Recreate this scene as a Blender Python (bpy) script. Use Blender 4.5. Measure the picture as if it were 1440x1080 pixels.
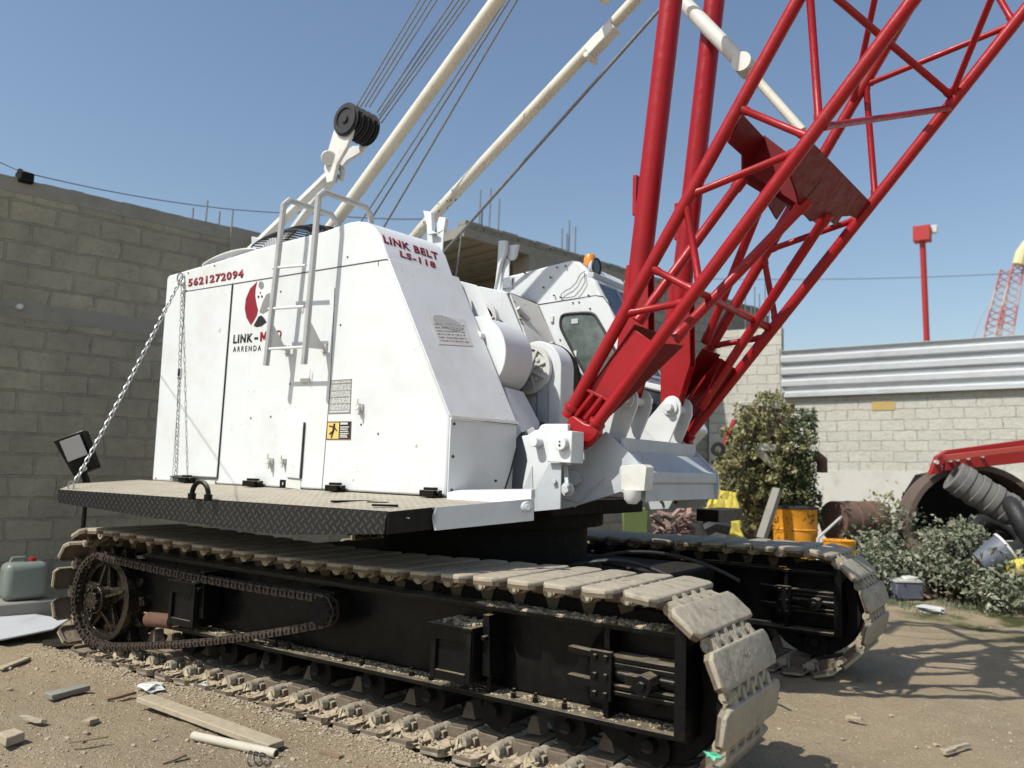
import bpy, bmesh, math, random
from mathutils import Vector, Matrix, noise
for o in list(bpy.data.objects): bpy.data.objects.remove(o, do_unlink=True)
SC = bpy.context.scene; COL = SC.collection
R = math.radians
V = Vector
rnd = random.Random(7)
# ------------------------------------------------------------------ camera, sky, sun, exposure
FPX = 1164.16; EYE = 1.6
MR = V((0.82050638, 0.57085322, 0.02993125))       # camera right in world axes
MD = V((-0.03267743, 0.09911452, -0.99453934))     # image down
MF = V((-0.57070261, 0.8150478, 0.09997811))       # view direction
cd = bpy.data.cameras.new('camera'); cam = bpy.data.objects.new('camera', cd); COL.objects.link(cam)
cam.matrix_world = Matrix((( MR.x, -MD.x, -MF.x, 0), (MR.y, -MD.y, -MF.y, 0), (MR.z, -MD.z, -MF.z, EYE), (0, 0, 0, 1)))
cd.sensor_width = 36; cd.lens = 36 * FPX / 1440; cd.clip_end = 3000; cd.clip_start = 0.05
cd.dof.use_dof = True; cd.dof.focus_distance = 5.3; cd.dof.aperture_fstop = 1.8
SC.camera = cam
SUN = V((0.22, 0.58, -0.785)).normalized()           # way the light travels
w = bpy.data.worlds.new('World'); SC.world = w; w.use_nodes = True
nt = w.node_tree; bgn = nt.nodes['Background']; sky = nt.nodes.new('ShaderNodeTexSky')
sky.sky_type = 'NISHITA'; sky.sun_disc = False
sky.sun_elevation = math.asin(-SUN.z); sky.sun_rotation = math.atan2(-SUN.x, -SUN.y)
sky.altitude = 500; sky.air_density = 1.3; sky.dust_density = 2.2; sky.ozone_density = 1.6
nt.links.new(sky.outputs[0], bgn.inputs[0]); bgn.inputs[1].default_value = 0.132
sl = bpy.data.lights.new('sun', 'SUN'); sl.energy = 4.5; sl.angle = R(0.5); sl.color = (1, .97, .90)
so = bpy.data.objects.new('sun', sl); COL.objects.link(so)
so.rotation_euler = (-SUN).to_track_quat('Z', 'Y').to_euler()
SC.view_settings.view_transform = 'Standard'; SC.view_settings.look = 'None'
SC.view_settings.exposure = 0.0; SC.view_settings.gamma = 1.0
SC.cycles.max_bounces = 6; SC.cycles.diffuse_bounces = 1

# ------------------------------------------------------------------ measuring helpers
def ray(px, py): return MR * (px - 720) + MD * (py - 540) + MF * FPX
def P(ax, val, px, py):
    r = ray(px, py); i = 'xyz'.index(ax); v = val - (EYE if ax == 'z' else 0)
    p = r * (v / r[i]); return V((p.x, p.y, p.z + EYE))
def PL(p0, n, px, py):
    r = ray(px, py); p0 = V(p0) - V((0, 0, EYE)); n = V(n)
    p = r * (n.dot(p0) / n.dot(r)); return V((p.x, p.y, p.z + EYE))
def PD(depth, px, py):
    r = ray(px, py) / FPX * depth; return V((r.x, r.y, r.z + EYE))

# ------------------------------------------------------------------ mesh helpers
ICO = {}
def ico(sub):
    if sub not in ICO:
        t = bmesh.new(); bmesh.ops.create_icosphere(t, subdivisions=sub, radius=1); t.verts.ensure_lookup_table()
        ICO[sub] = ([v.co.copy() for v in t.verts], [[v.index for v in f.verts] for f in t.faces]); t.free()
    return ICO[sub]
class MB:
    def __init__(s): s.b = bmesh.new()
    def poly(s, pts): 
        vs = [s.b.verts.new(p) for p in pts]; return s.b.faces.new(vs)
    def prism(s, pts, ext):
        ext = V(ext); a = [s.b.verts.new(p) for p in pts]; c = [s.b.verts.new(V(p) + ext) for p in pts]
        s.b.faces.new(a); s.b.faces.new(c[::-1]); n = len(a)
        for i in range(n): s.b.faces.new((a[i], c[i], c[(i + 1) % n], a[(i + 1) % n]))
        return s
    def box(s, c, size, rot=None):
        c = V(c); h = V(size) / 2; rot = rot or Matrix.Identity(3)
        vs = [s.b.verts.new(c + rot @ V((x * h.x, y * h.y, z * h.z))) for x in (-1, 1) for y in (-1, 1) for z in (-1, 1)]
        for f in ((0, 1, 3, 2), (4, 6, 7, 5), (0, 4, 5, 1), (2, 3, 7, 6), (0, 2, 6, 4), (1, 5, 7, 3)): s.b.faces.new([vs[i] for i in f])
        return s
    def bb(s, lo, hi):
        lo = V(lo); hi = V(hi); return s.box((lo + hi) / 2, hi - lo)
    def beam(s, a, b, wd, ht, up=(0, 0, 1)):
        a = V(a); b = V(b); d = (b - a).normalized(); up = V(up); sd = d.cross(up).normalized(); u = sd.cross(d)
        pts = [a + sd * wd / 2 * i + u * ht / 2 * j for i, j in ((-1, -1), (1, -1), (1, 1), (-1, 1))]
        return s.prism(pts, b - a)
    def tube(s, pts, r, n=12, cap=True):
        pts = [V(p) for p in pts]; rings = []; prev = None
        for i, p in enumerate(pts):
            if i == 0: d = pts[1] - pts[0]
            elif i == len(pts) - 1: d = pts[-1] - pts[-2]
            else: d = (pts[i + 1] - p).normalized() + (p - pts[i - 1]).normalized()
            d.normalize()
            if prev is None:
                prev = d.orthogonal().normalized()
            else:
                prev = (prev - d * prev.dot(d)).normalized()
            q = d.cross(prev); rr = r[i] if isinstance(r, (list, tuple)) else r
            rings.append([s.b.verts.new(p + (prev * math.cos(2 * math.pi * k / n) + q * math.sin(2 * math.pi * k / n)) * rr) for k in range(n)])
        for a, b in zip(rings, rings[1:]):
            for k in range(n): s.b.faces.new((a[k], a[(k + 1) % n], b[(k + 1) % n], b[k]))
        if cap:
            s.b.faces.new(rings[0][::-1]); s.b.faces.new(rings[-1])
        return s
    def cyl(s, a, b, r, n=24): return s.tube([a, b], r, n)
    def ring(s, c, ax, ro, ri, h, n=32):
        c = V(c); ax = V(ax).normalized(); u = ax.orthogonal().normalized(); q = ax.cross(u); L = []
        for rr, hh in ((ro, -h / 2), (ro, h / 2), (ri, h / 2), (ri, -h / 2)):
            L.append([s.b.verts.new(c + ax * hh + (u * math.cos(2 * math.pi * k / n) + q * math.sin(2 * math.pi * k / n)) * rr) for k in range(n)])
        for j in range(4):
            a, b = L[j], L[(j + 1) % 4]
            for k in range(n): s.b.faces.new((a[k], a[(k + 1) % n], b[(k + 1) % n], b[k]))
        return s
    def blob(s, c, r, sub=1, sq=(1, 1, 1), amp=.3, seed=0):
        c = V(c); vs, fs = ico(sub); new = []
        for v in vs:
            k = 1 + amp * noise.noise(v * 1.7 + V((seed * 3.1, seed, c.x * 5)))
            new.append(s.b.verts.new(c + V((v.x * sq[0], v.y * sq[1], v.z * sq[2])) * r * k))
        for f in fs: s.b.faces.new([new[i] for i in f])
        return s
def fin(mb, smooth=True, ang=35):
    b = mb.b; bmesh.ops.recalc_face_normals(b, faces=b.faces); me = bpy.data.meshes.new('m'); b.to_mesh(me); b.free()
    if smooth:
        me.polygons.foreach_set('use_smooth', [True] * len(me.polygons)); me.set_sharp_from_angle(angle=R(ang))
    return me
WL = {}
def place(o, loc, parent):
    WL[o.name] = V(loc)
    if parent: o.parent = parent; o.location = V(loc) - WL[parent.name]
    else: o.location = loc
def obj(name, mb, mat, parent=None, bevel=0, label=None, cat=None, group=None, kind=None, smooth=True, seg=2):
    me = mb if isinstance(mb, bpy.types.Mesh) else fin(mb, smooth)
    xs = [v.co for v in me.vertices]
    lo = V((min(c.x for c in xs), min(c.y for c in xs), min(c.z for c in xs))); hi = V((max(c.x for c in xs), max(c.y for c in xs), 0))
    base = V(((lo.x + hi.x) / 2, (lo.y + hi.y) / 2, lo.z)); me.transform(Matrix.Translation(-base)); me.name = name
    me.materials.clear(); me.materials.append(mat)
    o = bpy.data.objects.new(name, me); COL.objects.link(o); place(o, base, parent)
    if bevel:
        m = o.modifiers.new('bevel', 'BEVEL'); m.width = bevel; m.segments = seg; m.limit_method = 'ANGLE'; m.angle_limit = R(40); m.harden_normals = False
    tag(o, label, cat, group, kind); return o
def tag(o, label=None, cat=None, group=None, kind=None):
    for k, v in (('label', label), ('category', cat), ('group', group), ('kind', kind)):
        if v: o[k] = v
    return o
def empty(name, loc, label=None, cat=None, group=None, parent=None):
    o = bpy.data.objects.new(name, None); o.empty_display_size = .2; COL.objects.link(o); place(o, loc, parent); return tag(o, label, cat, group)
def inst(me, name, mat4, parent):
    o = bpy.data.objects.new(name, me); COL.objects.link(o); o.parent = parent
    o.matrix_local = Matrix.Translation(-WL[parent.name]) @ mat4; return o

# ------------------------------------------------------------------ materials
def new(name):
    m = bpy.data.materials.new(name); m.use_nodes = True; t = m.node_tree; return m, t, t.nodes['Principled BSDF']
def mixc(t, fac, a, b, blend='MIX'):
    n = t.nodes.new('ShaderNodeMix'); n.data_type = 'RGBA'; n.blend_type = blend
    for s, v in ((n.inputs[0], fac), (n.inputs[6], a), (n.inputs[7], b)):
        if hasattr(v, 'node'): t.links.new(v, s)
        else: s.default_value = v if not isinstance(v, tuple) else (*v, 1) if len(v) == 3 else v
    return n.outputs[2]
def nz(t, scale, detail=6, rough=.6, co=None, dim='3D'):
    n = t.nodes.new('ShaderNodeTexNoise'); n.inputs['Scale'].default_value = scale; n.inputs['Detail'].default_value = detail; n.inputs['Roughness'].default_value = rough
    if co: t.links.new(co, n.inputs['Vector'])
    return n.outputs['Fac']
def ramp(t, src, a, b, lo=0, hi=1):
    n = t.nodes.new('ShaderNodeMapRange'); t.links.new(src, n.inputs[0]); n.inputs[1].default_value = a; n.inputs[2].default_value = b; n.inputs[3].default_value = lo; n.inputs[4].default_value = hi; return n.outputs[0]
def geo(t): return t.nodes.new('ShaderNodeNewGeometry').outputs['Position']
def objc(t): return t.nodes.new('ShaderNodeTexCoord').outputs['Object']
def bump(t, bs, src, st=.3, dist=.01):
    n = t.nodes.new('ShaderNodeBump'); n.inputs['Strength'].default_value = st; n.inputs['Distance'].default_value = dist
    t.links.new(src, n.inputs['Height']); t.links.new(n.outputs[0], bs.inputs['Normal']); return n
def paint(name, col, rough=.4, dirt=(.25, .22, .17), amt=.35, metal=0, spec=.5, scale=3, chips=None, streak=0, bmp=.15, dust=0, dustc=(.3, .25, .18)):
    m, t, b = new(name); co = geo(t)
    n1 = nz(t, scale, 8, .65, co); c = mixc(t, ramp(t, n1, .5, .85, 0, amt), col, dirt)
    if 'black_gloss' in name: c = mixc(t, ramp(t, nz(t, 1.7, 7, .7, co), .52, .7, 0, .4), c, (.035, .028, .02))
    if streak:
        mp = t.nodes.new('ShaderNodeMapping'); mp.inputs['Scale'].default_value = (14, 14, .9); t.links.new(co, mp.inputs[0])
        ns = nz(t, 1.6, 5, .6, mp.outputs[0]); c = mixc(t, ramp(t, ns, .58, .85, 0, streak), c, dirt)
    if chips:
        n3 = nz(t, 22, 4, .7, co); n4 = nz(t, 2.5, 3, .5, co)
        ad = t.nodes.new('ShaderNodeMath'); ad.operation = 'ADD'; t.links.new(n3, ad.inputs[0]); t.links.new(n4, ad.inputs[1])
        c = mixc(t, ramp(t, ad.outputs[0], chips[1], chips[1] + .04), c, chips[0])
    if dust:
        nn = t.nodes.new('ShaderNodeNewGeometry'); sp = t.nodes.new('ShaderNodeSeparateXYZ'); t.links.new(nn.outputs['Normal'], sp.inputs[0])
        up = ramp(t, sp.outputs[2], .3, .95, 0, 1); nd = ramp(t, nz(t, 9, 6, .7, co), .3, .65, .25, 1)
        mu = t.nodes.new('ShaderNodeMath'); mu.operation = 'MULTIPLY'; t.links.new(up, mu.inputs[0]); t.links.new(nd, mu.inputs[1])
        ml = t.nodes.new('ShaderNodeMath'); ml.operation = 'MULTIPLY'; t.links.new(mu.outputs[0], ml.inputs[0]); ml.inputs[1].default_value = dust
        c = mixc(t, ml.outputs[0], c, dustc)
    t.links.new(c, b.inputs['Base Color'])
    t.links.new(ramp(t, nz(t, scale * 3, 5, .6, co), .3, .8, rough - .08, rough + .18), b.inputs['Roughness'])
    b.inputs['Metallic'].default_value = metal; b.inputs['Specular IOR Level'].default_value = spec
    if bmp: bump(t, b, nz(t, scale * 1.3, 3, .5, co), bmp, .02)
    return m
WHITE = paint('white_paint', (.71, .735, .73), .42, (.46, .42, .35), .45, scale=2.2, streak=.28, bmp=.4, chips=((.40, .36, .30), 1.32))
WHITE2 = paint('white_paint_worn', (.70, .69, .64), .5, (.36, .3, .22), .5, scale=5, streak=.25, bmp=.12, dust=.35)
CREAM = paint('cream_worn_paint', (.66, .62, .52), .5, (.3, .22, .15), .6, scale=4, chips=((.10, .045, .025), 1.27), bmp=.1)
GREYP = paint('pale_grey_paint', (.50, .53, .55), .5, (.3, .28, .25), .5, scale=5, streak=.35)  # also carries the painted shade of nose apron and gusset
RED = paint('red_gloss_paint', (.33, .006, .010), .36, (.14, .015, .015), .7, scale=6, bmp=.2, dust=.10, spec=.35, chips=((.20, .05, .04), 1.3))
REDD = paint('deep_red', (.15, .004, .006), .5, (.08, .006, .006), .7, scale=5, spec=.2)  # darker red for the boom's diaphragm and foot plates
OCHRE = paint('ochre_brick', (.50, .36, .14), .9, (.35, .25, .1), .6, scale=8, bmp=.3)
REDF = paint('old_red_paint', (.38, .02, .02), .5, (.2, .05, .04), .6, scale=3)
BLACK = paint('black_gloss_paint', (.005, .005, .0055), .30, (.012, .011, .009), .9, scale=7, dust=.9, dustc=(.30, .25, .17), bmp=.25, spec=.2)
BLACKM = paint('black_grime', (.006, .0055, .005), .65, (.014, .012, .009), .8, scale=9, dust=.35, dustc=(.10, .08, .055), bmp=.5, spec=.2)
SHOE = paint('dusty_track_steel', (.36, .315, .235), .7, (.12, .10, .075), .9, scale=11, bmp=.6, chips=((.42, .34, .22), 1.22))
TRAY = paint('rusty_tray_steel', (.15, .115, .08), .8, (.05, .035, .022), .9, scale=12, bmp=.6, dust=.7, dustc=(.34, .28, .19))
LINKM = paint('greasy_link_steel', (.05, .038, .03), .45, (.02, .015, .012), .9, scale=14, bmp=.6, dust=.5, dustc=(.16, .12, .08))
GEAR = paint('oily_gear_steel', (.065, .055, .04), .25, (.015, .012, .01), .9, metal=.7, scale=16, bmp=.7)
MUD = paint('dry_mud', (.46, .38, .26), .95, (.2, .155, .10), .9, scale=14, bmp=1.0)
STEEL = paint('galvanised', (.42, .43, .42), .35, (.2, .19, .17), .6, metal=.8, scale=6)
ROPE = paint('wire_rope', (.22, .22, .21), .5, (.05, .04, .04), .7, metal=.4, scale=30)
RUST = paint('rust', (.13, .065, .04), .85, (.07, .035, .02), .9, scale=8, bmp=.6)
YEL = paint('orange_drum_paint', (.72, .30, .015), .5, (.22, .08, .02), .7, scale=9, chips=((.1, .04, .02), 1.2))
YELF = paint('yellow_sheet', (.62, .50, .08), .6, (.3, .22, .05), .6, scale=8)
AMBER = paint('amber_plastic', (.75, .25, .02), .25, (.6, .2, .02), .3)
RUB = paint('black_rubber', (.02, .02, .02), .55, (.06, .055, .05), .8, scale=12)
BLK = paint('black_print', (.012, .012, .013), .5, (.03, .03, .03), .2, bmp=0)
REDT = paint('red_print', (.25, .006, .02), .5, (.2, .02, .02), .2, bmp=0)
GRYT = paint('grey_print', (.24, .24, .24), .5, (.3, .3, .3), .2, bmp=0)
PLATEM = paint('data_plate_metal', (.55, .54, .50), .4, (.3, .28, .24), .7, scale=40, metal=.2)
YSIGN = paint('sign_yellow', (.78, .55, .16), .5, (.6, .4, .15), .3, bmp=0)
WOOD = paint('weathered_wood', (.40, .34, .24), .85, (.2, .16, .11), .9, scale=9, bmp=.5)
PVC = paint('pale_plastic', (.60, .60, .56), .5, (.4, .36, .28), .8, scale=6)
CANM = paint('milky_plastic', (.20, .235, .20), .35, (.2, .22, .2), .5, scale=5)
BLUEP = paint('grey_blue_plastic', (.12, .135, .17), .5, (.1, .1, .1), .5)
STONE = paint('pebble', (.40, .325, .23), .9, (.18, .15, .12), .9, scale=20, bmp=.4)
CLOTH = paint('green_tarp', (.16, .22, .07), .8, (.3, .26, .10), .6, scale=10)
PINK = paint('faded_rag', (.34, .22, .18), .9, (.16, .1, .08), .8, scale=10)
CREAMW = paint('weathered_concrete_light', (.52, .48, .38), .9, (.3, .27, .2), .6, scale=3, bmp=.4)

def tread(name, col, bar, rough=.4, ax='xy', sc=26, dust=0):
    m, t, b = new(name); co = geo(t); sp = t.nodes.new('ShaderNodeSeparateXYZ'); t.links.new(co, sp.inputs[0])
    def mth(op, a, c=None, v=None):
        n = t.nodes.new('ShaderNodeMath'); n.operation = op
        for i, q in enumerate((a, c)):
            if q is None: continue
            if hasattr(q, 'node'): t.links.new(q, n.inputs[i])
            else: n.inputs[i].default_value = q
        return n.outputs[0]
    u = sp.outputs[0]; v = sp.outputs[1 if ax == 'xy' else 2]
    a = mth('MULTIPLY', mth('ADD', u, v), sc); c = mth('MULTIPLY', mth('SUBTRACT', u, v), sc)
    ia = mth('FLOOR', a); ic = mth('FLOOR', c); par = mth('MODULO', mth('ABSOLUTE', mth('ADD', ia, ic)), 2)
    fa = mth('ABSOLUTE', mth('SUBTRACT', mth('FRACT', a), .5)); fc = mth('ABSOLUTE', mth('SUBTRACT', mth('FRACT', c), .5))
    A = mth('MULTIPLY', mth('LESS_THAN', fa, .40), mth('LESS_THAN', fc, .14)); B = mth('MULTIPLY', mth('LESS_THAN', fc, .40), mth('LESS_THAN', fa, .14))
    f = mth('ADD', mth('MULTIPLY', A, par), mth('MULTIPLY', B, mth('SUBTRACT', 1, par)))
    n1 = nz(t, 6, 7, .7, co); base = mixc(t, ramp(t, n1, .4, .75), col, tuple(x * .6 for x in col))
    cc = mixc(t, f, base, bar); t.links.new(cc, b.inputs['Base Color']); b.inputs['Roughness'].default_value = rough; b.inputs['Metallic'].default_value = .1
    bump(t, b, f, .8, .004); return m
TREADT = tread('dusty_tread_plate', (.40, .355, .265), (.48, .43, .33), .7, 'xy', 17)
TREADB = tread('black_tread_plate', (.012, .012, .013), (.05, .05, .05), .35, 'xz', 17)
TREADW = tread('white_tread_plate', (.74, .74, .70), (.66, .65, .6), .5, 'xz', 17)

def glassm(name, col, rough=.08):
    m, t, b = new(name); co = geo(t)
    n1 = nz(t, 5, 5, .6, co); t.links.new(mixc(t, ramp(t, n1, .35, .7), col, tuple(min(1, x * 2.2 + .02) for x in col)), b.inputs['Base Color'])
    b.inputs['Roughness'].default_value = rough; b.inputs['Specular IOR Level'].default_value = .8
    b.inputs['Transmission Weight'].default_value = .35; return m
GLASS = glassm('dirty_window_glass', (.13, .16, .145), .12)
GLASSD = glassm('dark_windscreen', (.03, .04, .05), .06)

def blockmat(name, c1, c2, mortar, bw=.4, rh=.2, ms=.012, stain=(.2, .19, .16), st=.5, bst=.8):
    m, t, b = new(name); oc = objc(t); sp = t.nodes.new('ShaderNodeSeparateXYZ'); t.links.new(oc, sp.inputs[0])
    cb = t.nodes.new('ShaderNodeCombineXYZ'); ww = nz(t, 2.2, 4, .6, oc)
    wob = ramp(t, ww, 0, 1, -.035, .035); ad = t.nodes.new('ShaderNodeMath'); t.links.new(sp.outputs[2], ad.inputs[0]); t.links.new(wob, ad.inputs[1])
    ad2 = t.nodes.new('ShaderNodeMath'); t.links.new(sp.outputs[0], ad2.inputs[0]); t.links.new(sp.outputs[1], ad2.inputs[1])
    ad3 = t.nodes.new('ShaderNodeMath'); t.links.new(ad2.outputs[0], ad3.inputs[0]); t.links.new(ramp(t, nz(t, 3.7, 5, .7, oc), 0, 1, -.06, .06), ad3.inputs[1])
    t.links.new(ad3.outputs[0], cb.inputs[0]); t.links.new(ad.outputs[0], cb.inputs[1])
    br = t.nodes.new('ShaderNodeTexBrick'); t.links.new(cb.outputs[0], br.inputs['Vector'])
    br.inputs['Color1'].default_value = (*c1, 1); br.inputs['Color2'].default_value = (*c2, 1); br.inputs['Mortar'].default_value = (*mortar, 1)
    br.inputs['Scale'].default_value = 1; br.inputs['Mortar Size'].default_value = ms; br.inputs['Mortar Smooth'].default_value = .4
    br.inputs['Bias'].default_value = 0; br.inputs['Brick Width'].default_value = bw; br.inputs['Row Height'].default_value = rh
    c = mixc(t, ramp(t, nz(t, 2.6, 5, .65, oc), .40, .58, 0, .85), br.outputs['Color'], tuple((a_ + b_) / 2 for a_, b_ in zip(c1, c2)))
    c = mixc(t, ramp(t, nz(t, .9, 8, .7, oc), .42, .75, 0, st), c, stain)
    c = mixc(t, ramp(t, nz(t, 7, 8, .8, oc), .52, .75, 0, .5), c, tuple(x * .6 for x in stain))
    c = mixc(t, ramp(t, nz(t, 28, 6, .75, oc), .45, .8, 0, .4), c, tuple(x * .55 for x in c1)); t.links.new(c, b.inputs['Base Color'])
    b.inputs['Roughness'].default_value = .95; b.inputs['Specular IOR Level'].default_value = .15
    h = t.nodes.new('ShaderNodeMath'); h.operation = 'MULTIPLY'; t.links.new(br.outputs['Fac'], h.inputs[0]); t.links.new(ramp(t, nz(t, 3.1, 4, .6, oc), .35, .65, -1.3, -.2), h.inputs[1])
    h2 = t.nodes.new('ShaderNodeMath'); t.links.new(h.outputs[0], h2.inputs[0]); t.links.new(nz(t, 22, 8, .75, oc), h2.inputs[1])
    bump(t, b, h2.outputs[0], bst, .03); return m
BLOCKL = blockmat('olive_blockwork', (.50, .46, .34), (.38, .355, .27), (.36, .335, .26), .46, .225, .016, st=.8, bst=1.0)  # yellow-olive block colour of the left wall
BLOCKR = blockmat('pale_blockwork', (.66, .64, .55), (.56, .55, .49), (.40, .38, .33), .41, .205, .012, stain=(.50, .47, .40), st=.5)  # paler, greyer block colour of the back wall
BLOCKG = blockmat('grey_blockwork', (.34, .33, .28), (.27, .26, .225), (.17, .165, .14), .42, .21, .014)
CEM = paint('grey_cement', (.27, .255, .215), .95, (.12, .115, .10), .8, scale=2.5, bmp=.6)
CEML = paint('white_limewash', (.60, .58, .52), .9, (.33, .30, .24), .8, scale=2.2, bmp=.4)
CORR = paint('corrugated_zinc', (.74, .77, .78), .5, (.50, .50, .48), .6, metal=.0, scale=2, bmp=.1)

def groundmat():
    m, t, b = new('dry_dirt'); co = geo(t)
    c = mixc(t, ramp(t, nz(t, .55, 8, .65, co), .38, .66), (.78, .61, .395), (.60, .475, .315))
    c = mixc(t, ramp(t, nz(t, 3.2, 9, .75, co), .45, .7, 0, .7), c, (.80, .67, .46))
    c = mixc(t, ramp(t, nz(t, 42, 6, .8, co), .5, .75, 0, .5), c, (.28, .22, .155))
    vo = t.nodes.new('ShaderNodeTexVoronoi'); vo.inputs['Scale'].default_value = 34; t.links.new(co, vo.inputs['Vector'])
    c = mixc(t, ramp(t, vo.outputs['Distance'], .14, .05, 0, .6), c, (.46, .42, .35))
    sp = t.nodes.new('ShaderNodeSeparateXYZ'); t.links.new(co, sp.inputs[0])
    d = t.nodes.new('ShaderNodeMath'); t.links.new(sp.outputs[0], d.inputs[0]); t.links.new(sp.outputs[1], d.inputs[1])
    g = t.nodes.new('ShaderNodeMath'); g.operation = 'MULTIPLY'; t.links.new(ramp(t, d.outputs[0], 8.2, 9.6), g.inputs[0]); t.links.new(ramp(t, nz(t, 1.6, 6, .6, co), .42, .60), g.inputs[1])
    c = mixc(t, g.outputs[0], c, (.13, .15, .055)); t.links.new(c, b.inputs['Base Color'])
    b.inputs['Roughness'].default_value = 1; b.inputs['Specular IOR Level'].default_value = .1
    ad = t.nodes.new('ShaderNodeMath'); t.links.new(nz(t, 9, 10, .8, co), ad.inputs[0]); t.links.new(nz(t, 55, 6, .8, co), ad.inputs[1])
    bump(t, b, ad.outputs[0], 1.0, .06); return m
DIRT = groundmat()
def leafm(name, a, b2, c3=None):
    m, t, b = new(name); co = geo(t); c = mixc(t, ramp(t, nz(t, 14, 3, .6, co), .38, .62), a, b2)
    if c3: c = mixc(t, ramp(t, nz(t, 5, 3, .6, co), .52, .66), c, c3)
    t.links.new(c, b.inputs['Base Color']); b.inputs['Roughness'].default_value = .55
    b.inputs['Subsurface Weight'].default_value = 0; return m
LEAFV = leafm('vine_leaves', (.10, .12, .035), (.30, .28, .11), (.42, .33, .20))
LEAFD = leafm('dark_vine_leaves', (.035, .055, .018), (.07, .10, .03))
LEAFB = leafm('weed_leaves', (.11, .135, .075), (.24, .26, .17), (.36, .35, .26))
STEM = paint('dry_stems', (.22, .15, .09), .9, (.1, .07, .05), .7)

# ================================================================== SETTING: ground
def ground_h(x, y):
    d = math.hypot(x + 1, y - 4); f = 1 / (1 + (d / 30) ** 2)
    h = .045 * noise.noise(V((x * .55, y * .55, 3))) + .022 * noise.noise(V((x * 1.9, y * 1.9, 9))) + .014 * noise.noise(V((x * 6, y * 6, 1))) + .009 * noise.noise(V((x * 14, y * 14, 7))) + (.010 * abs(noise.noise(V((x * 23, y * 23, 4)))) if d < 9 else 0)
    vv = y - (3.615 + .0197 * (x + 4.3)); br = 0
    if -7.0 < x < -1.5 and abs(vv) < .5: br = .036 * math.exp(-((vv + .05) / .075) ** 2) * (.75 + .5 * noise.noise(V((x * 4, y * 4, 2))))
    return h * f - .012 + br
b = bmesh.new()
def axis(lo, hi, fine0, fine1, st):
    a = []; q = fine0
    while q <= fine1: a.append(q); q += st
    s = st; q = a[-1]
    while q < hi: s *= 1.22 if s > .12 else 1.03; q += s; a.append(q)
    s = st; q = a[0]; pre = []
    while q > lo: s *= 1.22 if s > .12 else 1.03; q -= s; pre.append(q)
    return pre[::-1] + a
xs = axis(-900, 900, -8, 1.5, .035); ys = axis(-900, 900, 1.3, 6.2, .03)
grid = [[b.verts.new((x, y, ground_h(x, y))) for y in ys] for x in xs]
for i in range(len(xs) - 1):
    for j in range(len(ys) - 1): b.faces.new((grid[i][j], grid[i + 1][j], grid[i + 1][j + 1], grid[i][j + 1]))
me = bpy.data.meshes.new('ground'); b.to_mesh(me); b.free(); me.polygons.foreach_set('use_smooth', [True] * len(me.polygons)); me.materials.append(DIRT)
g = bpy.data.objects.new('ground', me); COL.objects.link(g); tag(g, 'dry tan dirt yard strewn with grit and a few weeds', kind='structure')

# ================================================================== BACKGROUND WALLS
def HD(deg): return (MFh * math.cos(R(deg)) + MRh * math.sin(R(deg))).normalized()
MFh = V((MF.x, MF.y, 0)).normalized(); MRh = V((MFh.y, -MFh.x, 0))
def frame_obj(name, origin, d, mb, mat, parent=None, tilt=0, **k):
    """mesh given in local axes: x along d, z up, y = towards the back"""
    me = fin(mb, False); me.materials.append(mat); o = bpy.data.objects.new(name, me); COL.objects.link(o)
    a = math.atan2(d.y, d.x); M = Matrix.Translation(origin) @ Matrix.Rotation(a, 4, 'Z') @ Matrix.Rotation(tilt, 4, 'Y')
    WL[o.name] = V(origin)
    if parent: o.parent = parent; o.matrix_local = Matrix.Translation(-WL[parent.name]) @ M
    else: o.matrix_world = M
    return tag(o, k.get('label'), k.get('cat'), k.get('group'), k.get('kind'))
def plan(rt, fw): p = MRh * rt + MFh * fw; return V((p.x, p.y, 0))
# left wall (in shade)
dL = HD(46); oL = plan(-8.2, 5.85)
rootL = empty('block_wall', oL, 'tall unplastered grey block wall in shade on the left, with cement band', 'wall')
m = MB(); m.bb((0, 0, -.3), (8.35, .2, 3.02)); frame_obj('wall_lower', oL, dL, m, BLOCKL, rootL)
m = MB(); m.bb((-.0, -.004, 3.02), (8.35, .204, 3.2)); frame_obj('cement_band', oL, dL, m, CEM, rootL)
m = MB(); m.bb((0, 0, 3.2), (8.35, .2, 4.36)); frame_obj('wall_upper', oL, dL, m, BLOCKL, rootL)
m = MB()
for i in range(60): 
    x0 = i * .14; z1 = 4.52 + .014 * noise.noise(V((i * .7, 2, 0)))
    m.bb((x0, -.006, 4.36), (x0 + .1395, .206, z1))
frame_obj('coping', oL, dL, m, CEM, rootL)
m = MB(); m.bb((6.35, -.03, -.3), (6.75, .23, 4.53)); frame_obj('pillar', oL, dL, m, CEM, rootL)
# building with open slab
rootB = empty('unfinished_house', oL + dL * 8.6, 'unfinished grey concrete house with open slab room and rebar on its roof', 'building')
oB = oL + dL * 8.35; ZT = 5.42
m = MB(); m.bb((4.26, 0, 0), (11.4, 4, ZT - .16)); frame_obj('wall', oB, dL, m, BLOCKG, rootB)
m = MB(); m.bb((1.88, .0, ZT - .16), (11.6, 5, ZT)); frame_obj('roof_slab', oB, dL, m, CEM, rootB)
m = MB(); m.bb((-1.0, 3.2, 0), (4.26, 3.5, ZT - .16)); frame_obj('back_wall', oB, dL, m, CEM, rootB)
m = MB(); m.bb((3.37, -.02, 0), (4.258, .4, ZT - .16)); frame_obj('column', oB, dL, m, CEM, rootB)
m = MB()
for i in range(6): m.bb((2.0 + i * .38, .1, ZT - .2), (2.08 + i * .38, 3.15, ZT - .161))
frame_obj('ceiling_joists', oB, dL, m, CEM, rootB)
m = MB()
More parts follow.
